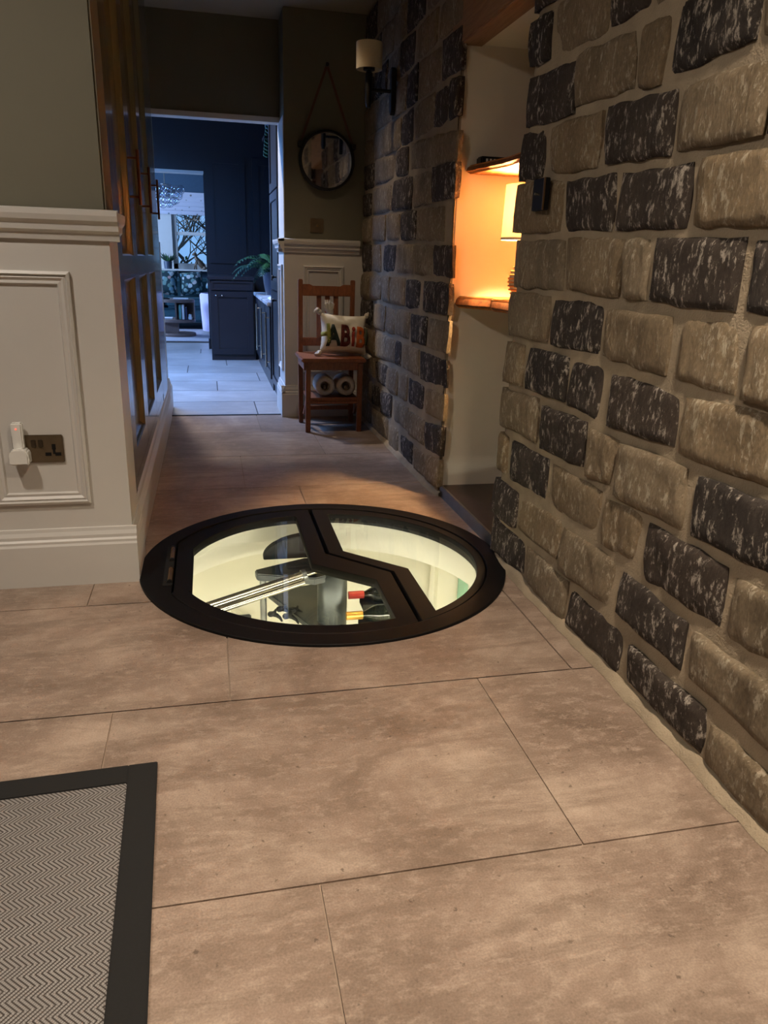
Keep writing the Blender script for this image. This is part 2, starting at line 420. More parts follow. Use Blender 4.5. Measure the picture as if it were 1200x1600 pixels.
# --- hall floor: grout bed with a round hole, tiles laid on it
bed = st(plate('floor', [(-2.3, -1.7), (1.02, -1.7), (1.02, 5.16), (-2.3, 5.16)], [arc(CX, CY, 0.60, 0, 359.9, 72)], -0.05, -0.004, 'grout'))
row_x = {-5: .3, -4: .75, -3: .12, -2: .40, -1: .146, 0: .642, 1: .011, 2: .50, 3: .381, 4: .132, 5: .597, 6: .285}
g = 0.0018
for k, x0 in row_x.items():
    y0, y1 = 1.021+.6*k, 1.621+.6*k
    y1 = min(y1, 5.15); y0 = max(y0, -1.68)
    for i in range(-5, 4):
        a, b = x0+.9*i, x0+.9*(i+1)
        xl = -2.28 if y0 < 2.4 else -0.35
        a, b = max(a, xl), min(b, 1.012)
        if b-a < 0.02: continue
        a += g; b -= g; p0 = y0+g; p1 = y1-g
        nx, ny = Vector((max(a, min(CX, b)), max(p0, min(CY, p1)))), None
        near = math.hypot(nx[0]-CX, nx[1]-CY) < 0.60
        mb = MB()
        if not near: mb.box(a, b, p0, p1, -0.012, 0)
        else:
            q = 0.015; n_, m_ = max(1, round((b-a)/q)), max(1, round((p1-p0)/q))
            vs, fs, idx = [], [], {}
            for ii in range(n_):
                for jj in range(m_):
                    u0, u1 = a+(b-a)*ii/n_, a+(b-a)*(ii+1)/n_; w0, w1 = p0+(p1-p0)*jj/m_, p0+(p1-p0)*(jj+1)/m_
                    if math.hypot((u0+u1)/2-CX, (w0+w1)/2-CY) < 0.592: continue
                    f = []
                    for u, w in ((ii, jj), (ii+1, jj), (ii+1, jj+1), (ii, jj+1)):
                        if (u, w) not in idx:
                            idx[(u, w)] = len(vs); vs.append((a+(b-a)*u/n_, p0+(p1-p0)*w/m_, 0))
                        f.append(idx[(u, w)])
                    fs.append(tuple(f))
            if not fs: continue
            mb.add(vs, fs)
        mb.build('tile', 'tile', bed)
# --- ceiling
cl = st(MB().box(-2.4, 1.75, -1.75, 5.47, HALL_TOP, HALL_TOP+0.08).build('ceiling', 'ceiling_paint'))

# --- left wall that faces the camera: olive paint above a white panelled dado
WX = -0.272                                   # its free corner
wl = st(MB().box(-2.3, WX-0.004, 2.43, 2.62, 0, HALL_TOP).build('wall_left', 'paint_olive', bevel=0.006))
MB().box(-2.3, WX, 2.412, 2.625, 0.0, 1.10).build('wainscot_board', 'paint_white', wl)
dado = [(0, 0), (0.010, 0.0), (0.014, 0.018), (0.024, 0.026), (0.026, 0.042), (0.036, 0.052), (0.040, 0.066), (0.040, 0.078), (0, 0.084)]
MB().strip((-2.3, 2.412, 1.054), (WX+0.03, 2.412, 1.054), (0, -1, 0), dado).strip((WX, 2.408, 1.054), (WX, 2.625, 1.054), (1, 0, 0), [(o*0.7, u) for o, u in dado]).build('dado_rail', 'paint_white', wl, smooth=False)
pm = [(0, 0), (0.0, 0.012), (0.008, 0.016), (0.012, 0.008), (0.018, 0.012), (0.026, 0.006), (0.034, 0.008), (0.038, 0)]
for u0, u1 in ((-0.665, -0.388), (-1.42, -0.80), (-2.2, -1.55)):
    MB().frame((0, 2.412, 0), X3, (0, -1, 0), u0, u1, 0.272, 0.968, pm).build('panel_moulding', 'paint_white', wl)
skirt = [(0, 0), (0.024, 0), (0.024, 0.135), (0.020, 0.142), (0.020, 0.150), (0.014, 0.156), (0.014, 0.166), (0.008, 0.178), (0.006, 0.188), (0, 0.190)]
st(MB().strip((-2.3, 2.412, 0), (WX+0.014, 2.412, 0), (0, -1, 0), skirt).strip((WX, 2.408, 0), (WX, 2.64, 0), (1, 0, 0), [(o*0.6, u) for o, u in skirt]).build('baseboard_left', 'paint_white'))
# room behind the camera
st(MB().box(-2.4, -2.3, -1.75, 2.62, 0, HALL_TOP).build('wall_side', 'paint_olive'))
st(MB().box(-2.4, 1.3, -1.85, -1.72, 0, HALL_TOP).build('wall_front', 'paint_olive'))
# wall behind the cupboards
st(MB().box(-0.98, -0.90, 2.62, 5.47, 0, HALL_TOP).build('wall_cupboard', 'paint_olive'))
st(MB().strip((-0.292, 2.63, 0), (-0.292, 5.10, 0), (1, 0, 0), [(0, 0), (0.024, 0), (0.024, 0.135), (0.018, 0.150), (0.012, 0.160), (0.010, 0.178), (0, 0.190)]).build('baseboard_cupboard', 'paint_white'))

# --- far wall right of the doorway, panelled too, with its deep jamb
JX = 0.49; BY = 5.105
wb = st(MB().box(JX, 1.05, BY, 5.47, 0, HALL_TOP).build('wall_back', 'paint_olive', bevel=0.004))
MB().box(JX-0.010, 1.0, BY-0.010, 5.47, 0, 1.10).build('wainscot_board', 'paint_white', wb)
MB().strip((JX-0.045, BY-0.010, 1.062), (0.97, BY-0.010, 1.062), (0, -1, 0), dado).strip((JX-0.010, BY-0.05, 1.062), (JX-0.010, 5.47, 1.062), (-1, 0, 0), dado).build('dado_rail', 'paint_white', wb)
MB().frame((0, BY-0.010, 0), X3, (0, -1, 0), 0.605, 0.868, 0.30, 0.985, pm).build('panel_moulding', 'paint_white', wb)
MB().frame((JX-0.010, 0, 0), Y3, (-1, 0, 0), 5.16, 5.42, 0.30, 0.985, pm).build('panel_moulding', 'paint_white', wb)
MB().box(JX-0.006, JX, BY+0.002, 5.47, 1.14, 1.85).build('jamb_lining', 'paint_white', wb)
st(MB().strip((JX-0.035, BY-0.010, 0), (0.97, BY-0.010, 0), (0, -1, 0), [(o, u*1.12) for o, u in skirt]).strip((JX-0.010, BY-0.03, 0), (JX-0.010, 5.48, 0), (-1, 0, 0), [(o, u*1.12) for o, u in skirt]).build('baseboard_back', 'paint_white'))
# header over the doorway, set back, and the stub on its left
st(MB().box(-0.9, JX, 5.385, 5.47, 1.872, HALL_TOP).build('wall_header', 'paint_olive'))
st(MB().box(-0.9, JX, 5.372, 5.475, 1.846, 1.876).build('trim_1', 'paint_white'))
ws = st(MB().box(-0.9, -0.305, 5.10, 5.47, 0, HALL_TOP).build('wall_stub', 'paint_olive'))
MB().box(-0.9, -0.298, 5.095, 5.47, 0, 1.10).build('wainscot_board', 'paint_white', ws)
st(MB().strip((-0.298, 5.08, 0), (-0.298, 5.48, 0), (1, 0, 0), [(o, u*1.1) for o, u in skirt]).build('baseboard_stub', 'paint_white'))
st(MB().box(-0.30, JX-0.01, 5.148, 5.172, -0.01, 0.004).build('trim_2', 'rubber'))

# --- stone walls
NEAR=[(1,2.454,1.725,2.333,1.719,2.318,1.592,2.434,1.602),(0,2.312,1.728,1.991,1.680,1.971,1.579,2.287,1.588),(1,1.983,1.692,1.800,1.668,1.782,1.582,1.963,1.592),
(1,2.402,1.575,2.136,1.554,2.125,1.422,2.421,1.435),(0,2.125,1.562,1.832,1.550,1.814,1.425,2.115,1.437),(0,1.813,1.555,1.689,1.545,1.693,1.414,1.794,1.424),
(1,1.655,1.559,1.399,1.533,1.388,1.427,1.665,1.422),(0,1.380,1.527,1.216,1.508,1.191,1.420,1.365,1.430),(1,2.426,1.417,2.291,1.410,2.300,1.278,2.431,1.283),
(0,2.259,1.409,1.943,1.401,1.952,1.268,2.245,1.282),(1,1.921,1.403,1.622,1.388,1.623,1.262,1.906,1.274),(0,1.610,1.390,1.341,1.387,1.321,1.261,1.599,1.268),
(1,1.328,1.391,1.181,1.387,1.144,1.257,1.307,1.263),(0,2.438,1.271,2.141,1.258,2.145,1.122,2.433,1.127),(1,2.125,1.251,1.841,1.242,1.837,1.116,2.115,1.121),
(1,1.819,1.240,1.530,1.237,1.524,1.111,1.825,1.113),(0,1.496,1.242,1.259,1.234,1.222,1.103,1.496,1.112),(0,2.465,1.100,2.102,1.094,2.084,0.960,2.432,0.954),
(0,2.088,1.097,1.771,1.093,1.763,0.955,2.063,0.964),(0,1.755,1.093,1.655,1.091,1.638,0.953,1.736,0.956),(1,1.626,1.090,1.322,1.084,1.321,0.952,1.620,0.957),
(1,1.299,1.082,1.094,1.081,1.059,0.958,1.285,0.952),(0,2.438,0.937,2.157,0.943,2.149,0.810,2.448,0.798),(1,2.130,0.932,1.834,0.941,1.820,0.812,2.124,0.803),
(0,1.806,0.924,1.525,0.927,1.513,0.797,1.812,0.805),(0,1.487,0.925,1.296,0.931,1.279,0.796,1.479,0.799),(0,1.262,0.926,1.099,0.929,1.062,0.796,1.254,0.792),
(0,2.463,0.774,2.316,0.779,2.315,0.649,2.465,0.640),(1,2.270,0.777,1.996,0.776,1.996,0.654,2.286,0.646),(1,1.981,0.775,1.787,0.779,1.808,0.640,1.980,0.651),
(1,1.749,0.767,1.457,0.766,1.449,0.653,1.741,0.642),(0,1.423,0.762,1.138,0.781,1.100,0.646,1.425,0.643),(0,2.460,0.618,2.174,0.629,2.161,0.496,2.452,0.485),
(1,2.129,0.617,1.848,0.622,1.844,0.497,2.131,0.482),(0,1.832,0.607,1.677,0.615,1.692,0.493,1.820,0.481),(0,1.654,0.612,1.381,0.620,1.378,0.482,1.663,0.472),
(1,1.338,0.612,1.066,0.623,1.031,0.497,1.341,0.485),(0,2.486,0.465,2.389,0.459,2.386,0.331,2.469,0.325),(1,2.361,0.457,2.060,0.464,2.063,0.337,2.353,0.324),
(0,2.034,0.457,1.727,0.465,1.728,0.345,2.025,0.317),(0,1.705,0.453,1.517,0.467,1.530,0.340,1.703,0.322),(1,1.495,0.457,1.201,0.460,1.203,0.335,1.502,0.311),
(0,1.178,0.450,1.020,0.458,0.988,0.345,1.177,0.318),(1,2.455,0.291,2.264,0.294,2.266,0.169,2.441,0.155),(0,2.235,0.295,1.927,0.307,1.945,0.186,2.246,0.172),
(0,1.917,0.297,1.610,0.308,1.625,0.181,1.916,0.162),(1,1.574,0.299,1.296,0.288,1.297,0.177,1.589,0.179),(0,1.267,0.287,0.973,0.291,0.939,0.169,1.267,0.178),
(1,2.457,0.142,2.171,0.145,2.159,0.029,2.433,0.010),(0,2.152,0.144,1.844,0.150,1.856,0.021,2.134,0.023),(1,1.827,0.136,1.529,0.146,1.533,0.027,1.836,0.023),
(1,1.498,0.131,1.188,0.138,1.180,0.037,1.489,0.034),(0,1.165,0.125,0.926,0.125,0.894,0.010,1.170,0.027)]
FAR=[(1,5.147,1.121,4.550,1.111,4.531,0.962,5.158,0.958),(1,4.443,1.110,4.165,1.106,4.182,0.971,4.466,0.967),(0,4.147,1.108,3.460,1.100,3.464,0.970,4.144,0.970),
(1,3.434,1.097,3.273,1.097,3.272,0.967,3.442,0.967),(0,5.100,0.939,4.528,0.942,4.511,0.811,5.085,0.802),(0,4.484,0.943,3.943,0.944,3.939,0.808,4.465,0.804),
(1,3.908,0.937,3.626,0.941,3.634,0.811,3.904,0.804),(1,3.569,0.941,3.256,0.942,3.244,0.815,3.560,0.808),(1,5.111,0.780,4.742,0.785,4.724,0.641,5.096,0.641),
(0,4.668,0.775,4.376,0.778,4.378,0.643,4.651,0.642),(0,4.342,0.776,3.816,0.780,3.812,0.649,4.335,0.642),(1,3.768,0.779,3.484,0.781,3.489,0.652,3.762,0.646),
(0,3.462,0.780,3.263,0.787,3.255,0.653,3.467,0.651),(0,5.064,0.608,4.671,0.612,4.653,0.467,5.048,0.462),(0,4.613,0.607,4.118,0.618,4.111,0.493,4.581,0.471),
(1,4.091,0.613,3.969,0.617,3.971,0.490,4.083,0.488),(0,3.943,0.611,3.601,0.621,3.594,0.493,3.941,0.485),(1,3.576,0.616,3.258,0.624,3.247,0.498,3.571,0.481),
(0,5.046,0.441,4.651,0.448,4.636,0.330,5.033,0.325),(1,4.592,0.440,4.011,0.458,4.028,0.324,4.562,0.322),(0,3.981,0.458,3.806,0.466,3.811,0.328,4.001,0.320),
(1,3.770,0.455,3.484,0.460,3.498,0.337,3.777,0.329),(0,3.461,0.456,3.230,0.475,3.234,0.358,3.463,0.336),(1,4.705,0.285,4.442,0.297,4.449,0.173,4.665,0.163),
(1,4.396,0.290,4.142,0.295,4.144,0.175,4.401,0.163),(0,4.109,0.292,3.772,0.301,3.787,0.179,4.103,0.170),(0,3.737,0.291,3.457,0.302,3.450,0.180,3.734,0.173),
(1,3.427,0.300,3.215,0.329,3.203,0.194,3.419,0.172),(0,4.662,0.133,4.224,0.150,4.226,0.015,4.645,0.002),(0,4.180,0.135,3.962,0.140,3.962,0.013,4.183,0.006),
(1,3.915,0.128,3.645,0.138,3.642,0.020,3.924,0.013),(0,3.612,0.134,3.414,0.141,3.394,0.026,3.609,0.016),(0,3.386,0.148,3.199,0.173,3.190,0.053,3.380,0.030),
(0,5.136,1.275,4.826,1.271,4.835,1.142,5.122,1.142),(0,4.754,1.277,4.098,1.263,4.096,1.133,4.761,1.141),(1,4.045,1.264,3.755,1.261,3.763,1.129,4.060,1.133),
(0,3.734,1.260,3.303,1.253,3.289,1.118,3.732,1.126),(1,5.124,1.418,4.843,1.412,4.852,1.291,5.111,1.293),(0,4.812,1.433,4.324,1.416,4.326,1.290,4.814,1.293),
(1,4.289,1.437,3.858,1.422,3.866,1.277,4.286,1.288),(0,3.837,1.427,3.517,1.414,3.519,1.279,3.835,1.283),(1,3.493,1.421,3.287,1.413,3.273,1.279,3.499,1.284),
(1,5.117,1.591,4.792,1.576,4.799,1.445,5.101,1.445),(0,4.747,1.588,4.251,1.558,4.271,1.443,4.767,1.451),(1,4.236,1.579,3.970,1.566,3.966,1.442,4.235,1.452),
(0,3.930,1.572,3.254,1.528,3.275,1.412,3.925,1.449)]
def stone(q, dark, parent, n, m_, xf=0.985, xb=1.03, relief=0.005, seed=0):
    p = [Vector((q[2*i], q[2*i+1])) for i in range(4)]       # TL, TR, BR, BL in (Y, Z)
    R_ = random.Random(seed); k1, k2 = R_.uniform(.04, .20), R_.uniform(.04, .18)
    proud = R_.uniform(-0.004, 0.006)
    off = Vector((seed*3.71, seed*1.37, seed*0.77))
    vs = []; fs = []
    cy, cz = sum(a[0] for a in p)/4, sum(a[1] for a in p)/4
    tl_, tw_ = R_.uniform(-.004, .004), R_.uniform(-.004, .004)
    for j in range(m_+1):
        for i in range(n+1):
            u, v = -1+2*i/n, -1+2*j/m_
            u = math.copysign(abs(u)**0.72, u); v = math.copysign(abs(v)**0.72, v)
            u2 = u*(1-k1+k1*math.sqrt(1-v*v/2)); v2 = v*(1-k2+k2*math.sqrt(1-u*u/2))
            a, b = (u2+1)/2, (v2+1)/2
            a = (a-.5)*1.03+.5; b = (b-.5)*1.04+.5
            c = p[0]*(1-a)*(1-b)+p[1]*a*(1-b)+p[2]*a*b+p[3]*(1-a)*b
            y, z = c
            edge = max(abs(u), abs(v))
            w = Vector((y*14, z*14, 0))+off
            y += 0.007*noise.noise(w)*edge; z += 0.007*noise.noise(w+Vector((9.1, 4.3, 2)))*edge
            d = (abs(u)**9+abs(v)**9)
            d = min(1.0, d)
            rl = noise.fractal(Vector((y*30, z*11, seed*2.3)), 1.0, 2.0, 3)*relief + noise.noise(Vector((y*9, z*7, seed*5.1)))*relief
            x = xf - proud + 0.010*d + rl*(1-0.6*d) + tl_*u + tw_*v
            vs.append((x, y, max(z, 0.002)))
    W_ = n+1
    for j in range(m_):
        for i in range(n):
            a = j*W_+i; fs.append((a, a+W_, a+W_+1, a+1))
    ring = [i for i in range(n+1)] + [j*W_+n for j in range(1, m_+1)] + [m_*W_+i for i in range(n-1, -1, -1)] + [j*W_ for j in range(m_-1, 0, -1)]
    b0 = len(vs)
    for r in ring: vs.append((xb, vs[r][1], vs[r][2]))
    L = len(ring)
    for i in range(L): fs.append((ring[i], ring[(i+1) % L], b0+(i+1) % L, b0+i))
    mb = MB(); mb.add(vs, fs)
    return mb.build('stone', 'stone_dark' if dark else 'stone_light', parent, smooth=True, angle=50)

def mortar_sheet(mb, y0, y1, z0, z1, x=1.001):
    """uneven pointing between the stones"""
    ny, nz = max(2, int((y1-y0)/0.03)), max(2, int((z1-z0)/0.03)); vs = []; fs = []
    for j in range(nz+1):
        for i in range(ny+1):
            y, z = y0+(y1-y0)*i/ny, z0+(z1-z0)*j/nz
            e = 0 if i in (0, ny) or j in (0, nz) else 1
            vs.append((x - 0.004*e + 0.003*noise.noise(Vector((y*9, z*9, 3.3)))*e, y, z))
    for j in range(nz):
        for i in range(ny):
            a = j*(ny+1)+i; fs.append((a, a+1, a+ny+2, a+ny+1))
    mb.add(vs, fs)
YN, YF = 2.445, 3.198                       # niche opening in the stone wall
mb = MB().box(1.006, 1.60, -1.75, YN, 0, HALL_TOP)
mortar_sheet(mb, -1.75, YN, 0, HALL_TOP)
w_near = st(mb.build('wall_right_near', 'mortar', smooth=True))
mb = MB().box(1.006, 1.06, YF, BY, 0, HALL_TOP)
mortar_sheet(mb, YF, BY, 0, HALL_TOP)
w_far = st(mb.build('wall_right_far', 'mortar', smooth=True))
mb = MB().box(1.006, 1.06, YN, YF, 2.07, HALL_TOP)
mortar_sheet(mb, YN, YF, 2.07, HALL_TOP)
w_over = st(mb.build('wall_right_over', 'mortar', smooth=True))
sd = 1
for q in NEAR:
    q = list(q)
    if q[1] > 2.38:                          # quoins reach past the mortar into the opening
        q[1] = 2.475+0.012*sin(sd*2.3); q[7] = 2.475+0.012*sin(sd*2.3+1)
    stone(q[1:], q[0], w_near, 22, 16, seed=sd); sd += 1
for q in FAR:
    q = list(q)
    xb_ = 1.03
    if q[3] < 3.30: xb_ = 1.0135; q[3] = 3.165+0.008*sin(sd*1.7); q[5] = 3.165+0.008*sin(sd*1.7+1)
    for i in (1, 3, 5, 7): q[i] = min(q[i], 5.095)
    if q[1]-q[3] > 0.50:                     # long runs are two stones
        ym = (q[1]+q[3])/2+0.05*sin(sd); zt = (q[2]+q[4])/2; zb = (q[6]+q[8])/2
        stone([q[1], q[2], ym+.012, zt, ym+.012, zb, q[7], q[8]], q[0], w_far, 10, 8, seed=sd, relief=0.004)
        stone([ym-.012, zt, q[3], q[4], q[5], q[6], ym-.012, zb], 0, w_far, 10, 8, xb=xb_, seed=sd+500, relief=0.004)
    else: stone(q[1:], q[0], w_far, 10, 8, xb=xb_, seed=sd, relief=0.004)
    sd += 1
def fill(parent, y_hi, y_lo, z0, z1, seed, n=10, m_=8):
    """one course of random-length stones from y_hi down to y_lo"""
    R_ = random.Random(seed); y = y_hi
    while y-y_lo > 0.06:
        w = R_.choice((.14, .22, .28, .32, .36))*R_.uniform(.9, 1.1)
        e = y-w
        if e-y_lo < 0.12: e = y_lo
        t = R_.uniform(-.008, .008)
        stone([y-.009, z1-.010+t, e+.009, z1-.010-t, e+.009, z0+.010, y-.009, z0+.010], R_.random() < 0.36, parent, n, m_, xb=1.0135 if parent is w_far and e < 3.25 else 1.03, seed=seed*13+int(y*100), relief=0.004)
        y = e
ROWS = [0.012, 0.155, 0.312, 0.465, 0.632, 0.79, 0.945, 1.108, 1.262, 1.418, 1.572, 1.735, 1.905, 2.065, 2.235, 2.41]
near_end = {0: .88, 1: .93, 2: .98, 3: 1.02, 4: 1.09, 5: 1.05, 6: 1.05, 7: 1.21, 8: 1.14, 9: 1.18, 10: 1.77}
for r in range(15):
    top = near_end.get(r, 2.47)
    fill(w_near, top, -0.9 if r < 11 else 0.4, ROWS[r], ROWS[r+1], 40+r, 12, 9)
for r in range(10, 15):
    hi = 5.09
    fill(w_far, hi, 3.17 if r < 13 else 3.19, ROWS[r], ROWS[r+1], 70+r)
for r in (13, 14): fill(w_over, 3.18, 2.47, ROWS[r], ROWS[r+1], 90+r)
# a stone or two the far courses still lack behind the chair
for z0, z1, s_ in ((0.155, 0.312, 301), (0.012, 0.155, 302)):
    fill(w_far, 5.09, 4.70, z0, z1, s_)
# mortar fillet along the foot of the stone
def fillet(name, y0, y1, parent, seed):
    mb = MB(); vs = []; fs = []; n = int((y1-y0)/0.03)
    for i in range(n+1):
        y = y0+(y1-y0)*i/n; w = 0.028+0.010*noise.noise(Vector((y*6, seed, 0)))+0.006*noise.noise(Vector((y*21, seed, 3)))
        w *= min(1, 0.15+(y-y0)/.12, 0.15+(y1-y)/.12)
        h = 0.024+0.012*noise.noise(Vector((y*7, seed, 8)))
        vs += [(1.0-w, y, 0.001), (1.0-w*0.75, y, h*0.5), (1.0-w*0.3, y, h), (1.006, y, h*1.2), (1.006, y, 0.001)]
    for i in range(n):
        for j in range(4): a = i*5+j; fs.append((a, a+5, a+6, a+1))
    mb.add(vs, fs); return mb.build(name, 'mortar', parent, smooth=True)
fillet('mortar_fillet', -1.5, 2.44, w_near, 1.0)
fillet('mortar_fillet', 3.17, 5.09, w_far, 5.0)

# --- niche: white plastered recess, timber lintel, slate floor
NB = 1.62
nw = st(MB().box(1.014, NB+0.06, 3.195, 3.30, 0, 1.90).build('wall_niche_far', 'plaster_white'))
st(MB().box(NB, NB+0.06, 2.40, 3.22, 0, 1.90).build('wall_niche_back', 'plaster_white'))
st(MB().box(1.08, NB+0.06, 2.40, 3.30, 1.836, 1.90).build('ceiling_niche', 'plaster_white'))
st(MB().box(0.992, 1.085, 2.33, 3.31, 1.83, 2.068).build('trim_lintel', 'lintel_wood', bevel=0.006))
sl = st(MB().box(1.018, NB, YN+0.005, 3.193, 0.0, 0.05).build('floor_niche', 'slate', bevel=0.003))
MB().box(1.008, 1.018, YN+0.005, 3.20, 0.0, 0.053).build('edge_trim', 'grey_metal', sl)

# ------------------------------------------------------------------ kitchen and sitting room shells
KT = 2.42
kf = st(MB().box(-2.7, 1.2, 5.16, 9.1, -0.05, -0.004).build('floor_kitchen', 'dark_joint'))
ky = 5.174
row = 0
while ky < 9.09:
    e = min(ky+0.50, 9.098); x = -2.7 + (0.37*row % 1.0)*1.0 - 1.0
    while x < 1.2:
        a, b = max(x, -2.7), min(x+1.0, 1.2)
        if b-a > 0.03: MB().box(a+.004, b-.004, ky+.004, e-.004, -0.012, 0).build('tile', 'kitchen_tile', kf)
        x += 1.0
    ky = e; row += 1
st(MB().box(-2.8, -1.6, 5.47, 9.1, KT, KT+0.08).box(-0.4, 1.3, 5.47, 9.1, KT, KT+0.08).box(-1.6, -0.4, 5.47, 5.9, KT, KT+0.08).box(-1.6, -0.4, 7.2, 9.1, KT, KT+0.08).build('ceiling_kitchen', 'navy'))
rl = st(empty('added_rooflight', (-1.0, 6.55, KT)))  # made-up rooflight that lets the overhead fill into the kitchen
MB().box(-1.6, -1.54, 5.9, 7.2, KT, KT+.12).box(-.46, -.4, 5.9, 7.2, KT, KT+.12).box(-1.54, -.46, 5.9, 5.96, KT, KT+.12).box(-1.54, -.46, 7.14, 7.2, KT, KT+.12).build('window_frame', 'paint_white', rl)
MB().box(-1.54, -.46, 5.96, 7.14, KT+.06, KT+.068).build('pane', 'glass', rl)
st(MB().box(1.12, 1.24, 5.47, 9.2, 0, KT).build('wall_kitchen_right', 'navy'))
st(MB().box(-2.8, -0.9, 5.35, 5.47, 0, KT).build('wall_kitchen_near', 'navy'))
# left kitchen wall with a real window opening
st(MB().box(-2.72, -2.6, 5.47, 7.05, 0, KT).box(-2.72, -2.6, 8.75, 9.2, 0, KT).box(-2.72, -2.6, 7.05, 8.75, 0, 0.85).box(-2.72, -2.6, 7.05, 8.75, 2.05, KT).build('wall_kitchen_left', 'navy'))
kw = empty('window_2', (-2.66, 7.9, 0.85)); st(kw)
fr = MB().box(-2.70, -2.62, 7.05, 7.11, .85, 2.05).box(-2.70, -2.62, 8.69, 8.75, .85, 2.05).box(-2.70, -2.62, 7.05, 8.75, .85, .91).box(-2.70, -2.62, 7.05, 8.75, 1.99, 2.05).box(-2.68, -2.64, 7.88, 7.92, .85, 2.05)
fr.build('window_frame', 'paint_white', kw)
for a, b in ((7.11, 7.88), (7.92, 8.69)): MB().box(-2.664, -2.656, a, b, .91, 1.99).build('pane', 'glass', kw)
# wall with the opening to the sitting room
st(MB().box(-0.005, 1.2, 9.1, 9.22, 0, KT).box(-2.7, -1.6, 9.1, 9.22, 0, KT).box(-1.6, -0.005, 9.1, 9.22, 1.89, KT).build('wall_opening', 'navy'))
st(MB().box(-1.6, 0.0, 9.085, 9.23, 1.865, 1.892).build('trim_3', 'paint_white'))
st(MB().box(-0.018, -0.002, 9.08, 9.23, 0, 0.12).build('baseboard_opening', 'navy_cabinet'))
# sitting room
st(MB().box(-3.2, 2.0, 9.1, 13.2, -0.05, 0.0).build('floor_sitting', 'kitchen_tile'))
st(MB().box(-3.2, 2.0, 9.22, 13.2, KT, KT+0.08).build('ceiling_sitting', 'navy'))
st(MB().box(1.9, 2.0, 9.22, 13.2, 0, KT).build('wall_sitting_right', 'teal_wall'))
st(MB().box(-3.3, -3.2, 9.1, 10.1, 0, KT).box(-3.3, -3.2, 12.3, 13.2, 0, KT).box(-3.3, -3.2, 10.1, 12.3, 0, 0.8).box(-3.3, -3.2, 10.1, 12.3, 2.1, KT).build('wall_sitting_left', 'teal_wall'))
w3 = st(empty('added_bay_window', (-3.25, 11.2, 0.8)))  # out-of-view window, made up for the sitting room fill
MB().box(-3.29, -3.21, 10.1, 10.16, .8, 2.1).box(-3.29, -3.21, 12.24, 12.3, .8, 2.1).box(-3.29, -3.21, 10.1, 12.3, .8, .86).box(-3.29, -3.21, 10.1, 12.3, 2.04, 2.1).box(-3.27, -3.23, 11.17, 11.23, .8, 2.1).build('window_frame', 'paint_white', w3)
for a, b in ((10.16, 11.17), (11.23, 12.24)): MB().box(-3.254, -3.248, a, b, .86, 2.04).build('pane', 'glass', w3)
WX0, WX1, WZ0, WZ1 = -1.95, 0.55, 0.80, 1.93
st(MB().box(-3.2, WX0, 13.0, 13.2, 0, KT).box(WX1, 2.0, 13.0, 13.2, 0, KT).box(WX0, WX1, 13.0, 13.2, 0, WZ0).box(WX0, WX1, 13.0, 13.2, WZ1, KT).build('wall_sitting_far', 'teal_wall'))
win = st(empty('window_1', (-0.7, 13.1, WZ0)))
f_ = MB()
for a in (-1.95, -1.30, -0.52, 0.06): f_.box(a, a+(0.06 if a < -1.9 or a > 0 else 0.075), 13.06, 13.16, WZ0, WZ1)
f_.box(WX0, WX1, 13.06, 13.16, WZ0, WZ0+0.10).box(WX0, WX1, 13.06, 13.16, WZ1-0.05, WZ1).box(0.49, 0.55, 13.06, 13.16, WZ0, WZ1)
f_.box(WX0, WX1, 13.07, 13.14, 1.325, 1.375)
f_.build('window_frame', 'paint_white', win, bevel=0.006)
MB().box(-0.80, -0.52, 13.02, 13.16, WZ0, WZ1).build('window_post', 'paint_white', win)
for a, b in ((-1.89, -1.30), (-1.225, -0.8), (-0.445, 0.06), (0.13, 0.49)):
    for c, d in ((0.90, 1.325), (1.375, 1.88)): MB().box(a, b, 13.10, 13.106, c, d).build('pane', 'glass', win)
MB().box(WX0-0.05, WX1+0.05, 12.72, 13.06, 0.79, 0.815).build('window_sill', 'paint_white', win, bevel=0.004)
# ------------------------------------------------------------------ cellar under the hatch
def wallcyl():
    mb = MB()
    mb.lathe([(0.60, -0.03), (0.60, -0.185), (1.02, -0.185), (1.02, -2.1), (0.0, -2.1)], (CX, CY, 0), 64)
    return st(mb.build('wall_cellar', 'cellar_white', smooth=True, angle=30))
wc = wallcyl()
for a, rt, zt in ((20, .86, -.42), (49.5, .975, -.19), (62, .86, -.62), (84, .86, -.62), (108, .86, -.62), (131, .86, -.62), (154, .86, -.42), (176, .86, -.42)):   # white storage bins along the shaft wall
    d = Vector((cos(radians(a)), sin(radians(a)), 0)); n_ = Vector((-d.y, d.x, 0)); c = Vector((CX, CY, 0))
    vs = [c+d*r+n_*s+Z3*z for z in (-2.0, zt) for r, s in ((rt, -.012), (1.02, -.012), (1.02, .012), (rt, .012))]
    MB().add(vs, [(0,3,2,1),(4,5,6,7),(0,1,5,4),(1,2,6,5),(2,3,7,6),(3,0,4,7)]).build('bin_partition', 'cellar_white', wc)
led = MB().tube([(CX+.93*cos(radians(188+t*4.1)), CY+.93*sin(radians(188+t*4.1)), -0.27) for t in range(41)], 0.014, 8).build('cellar_light_ring', 'cellar_led', smooth=True)
tag(led, 'glowing curved strip light under the near rim of the round cellar', 'light')

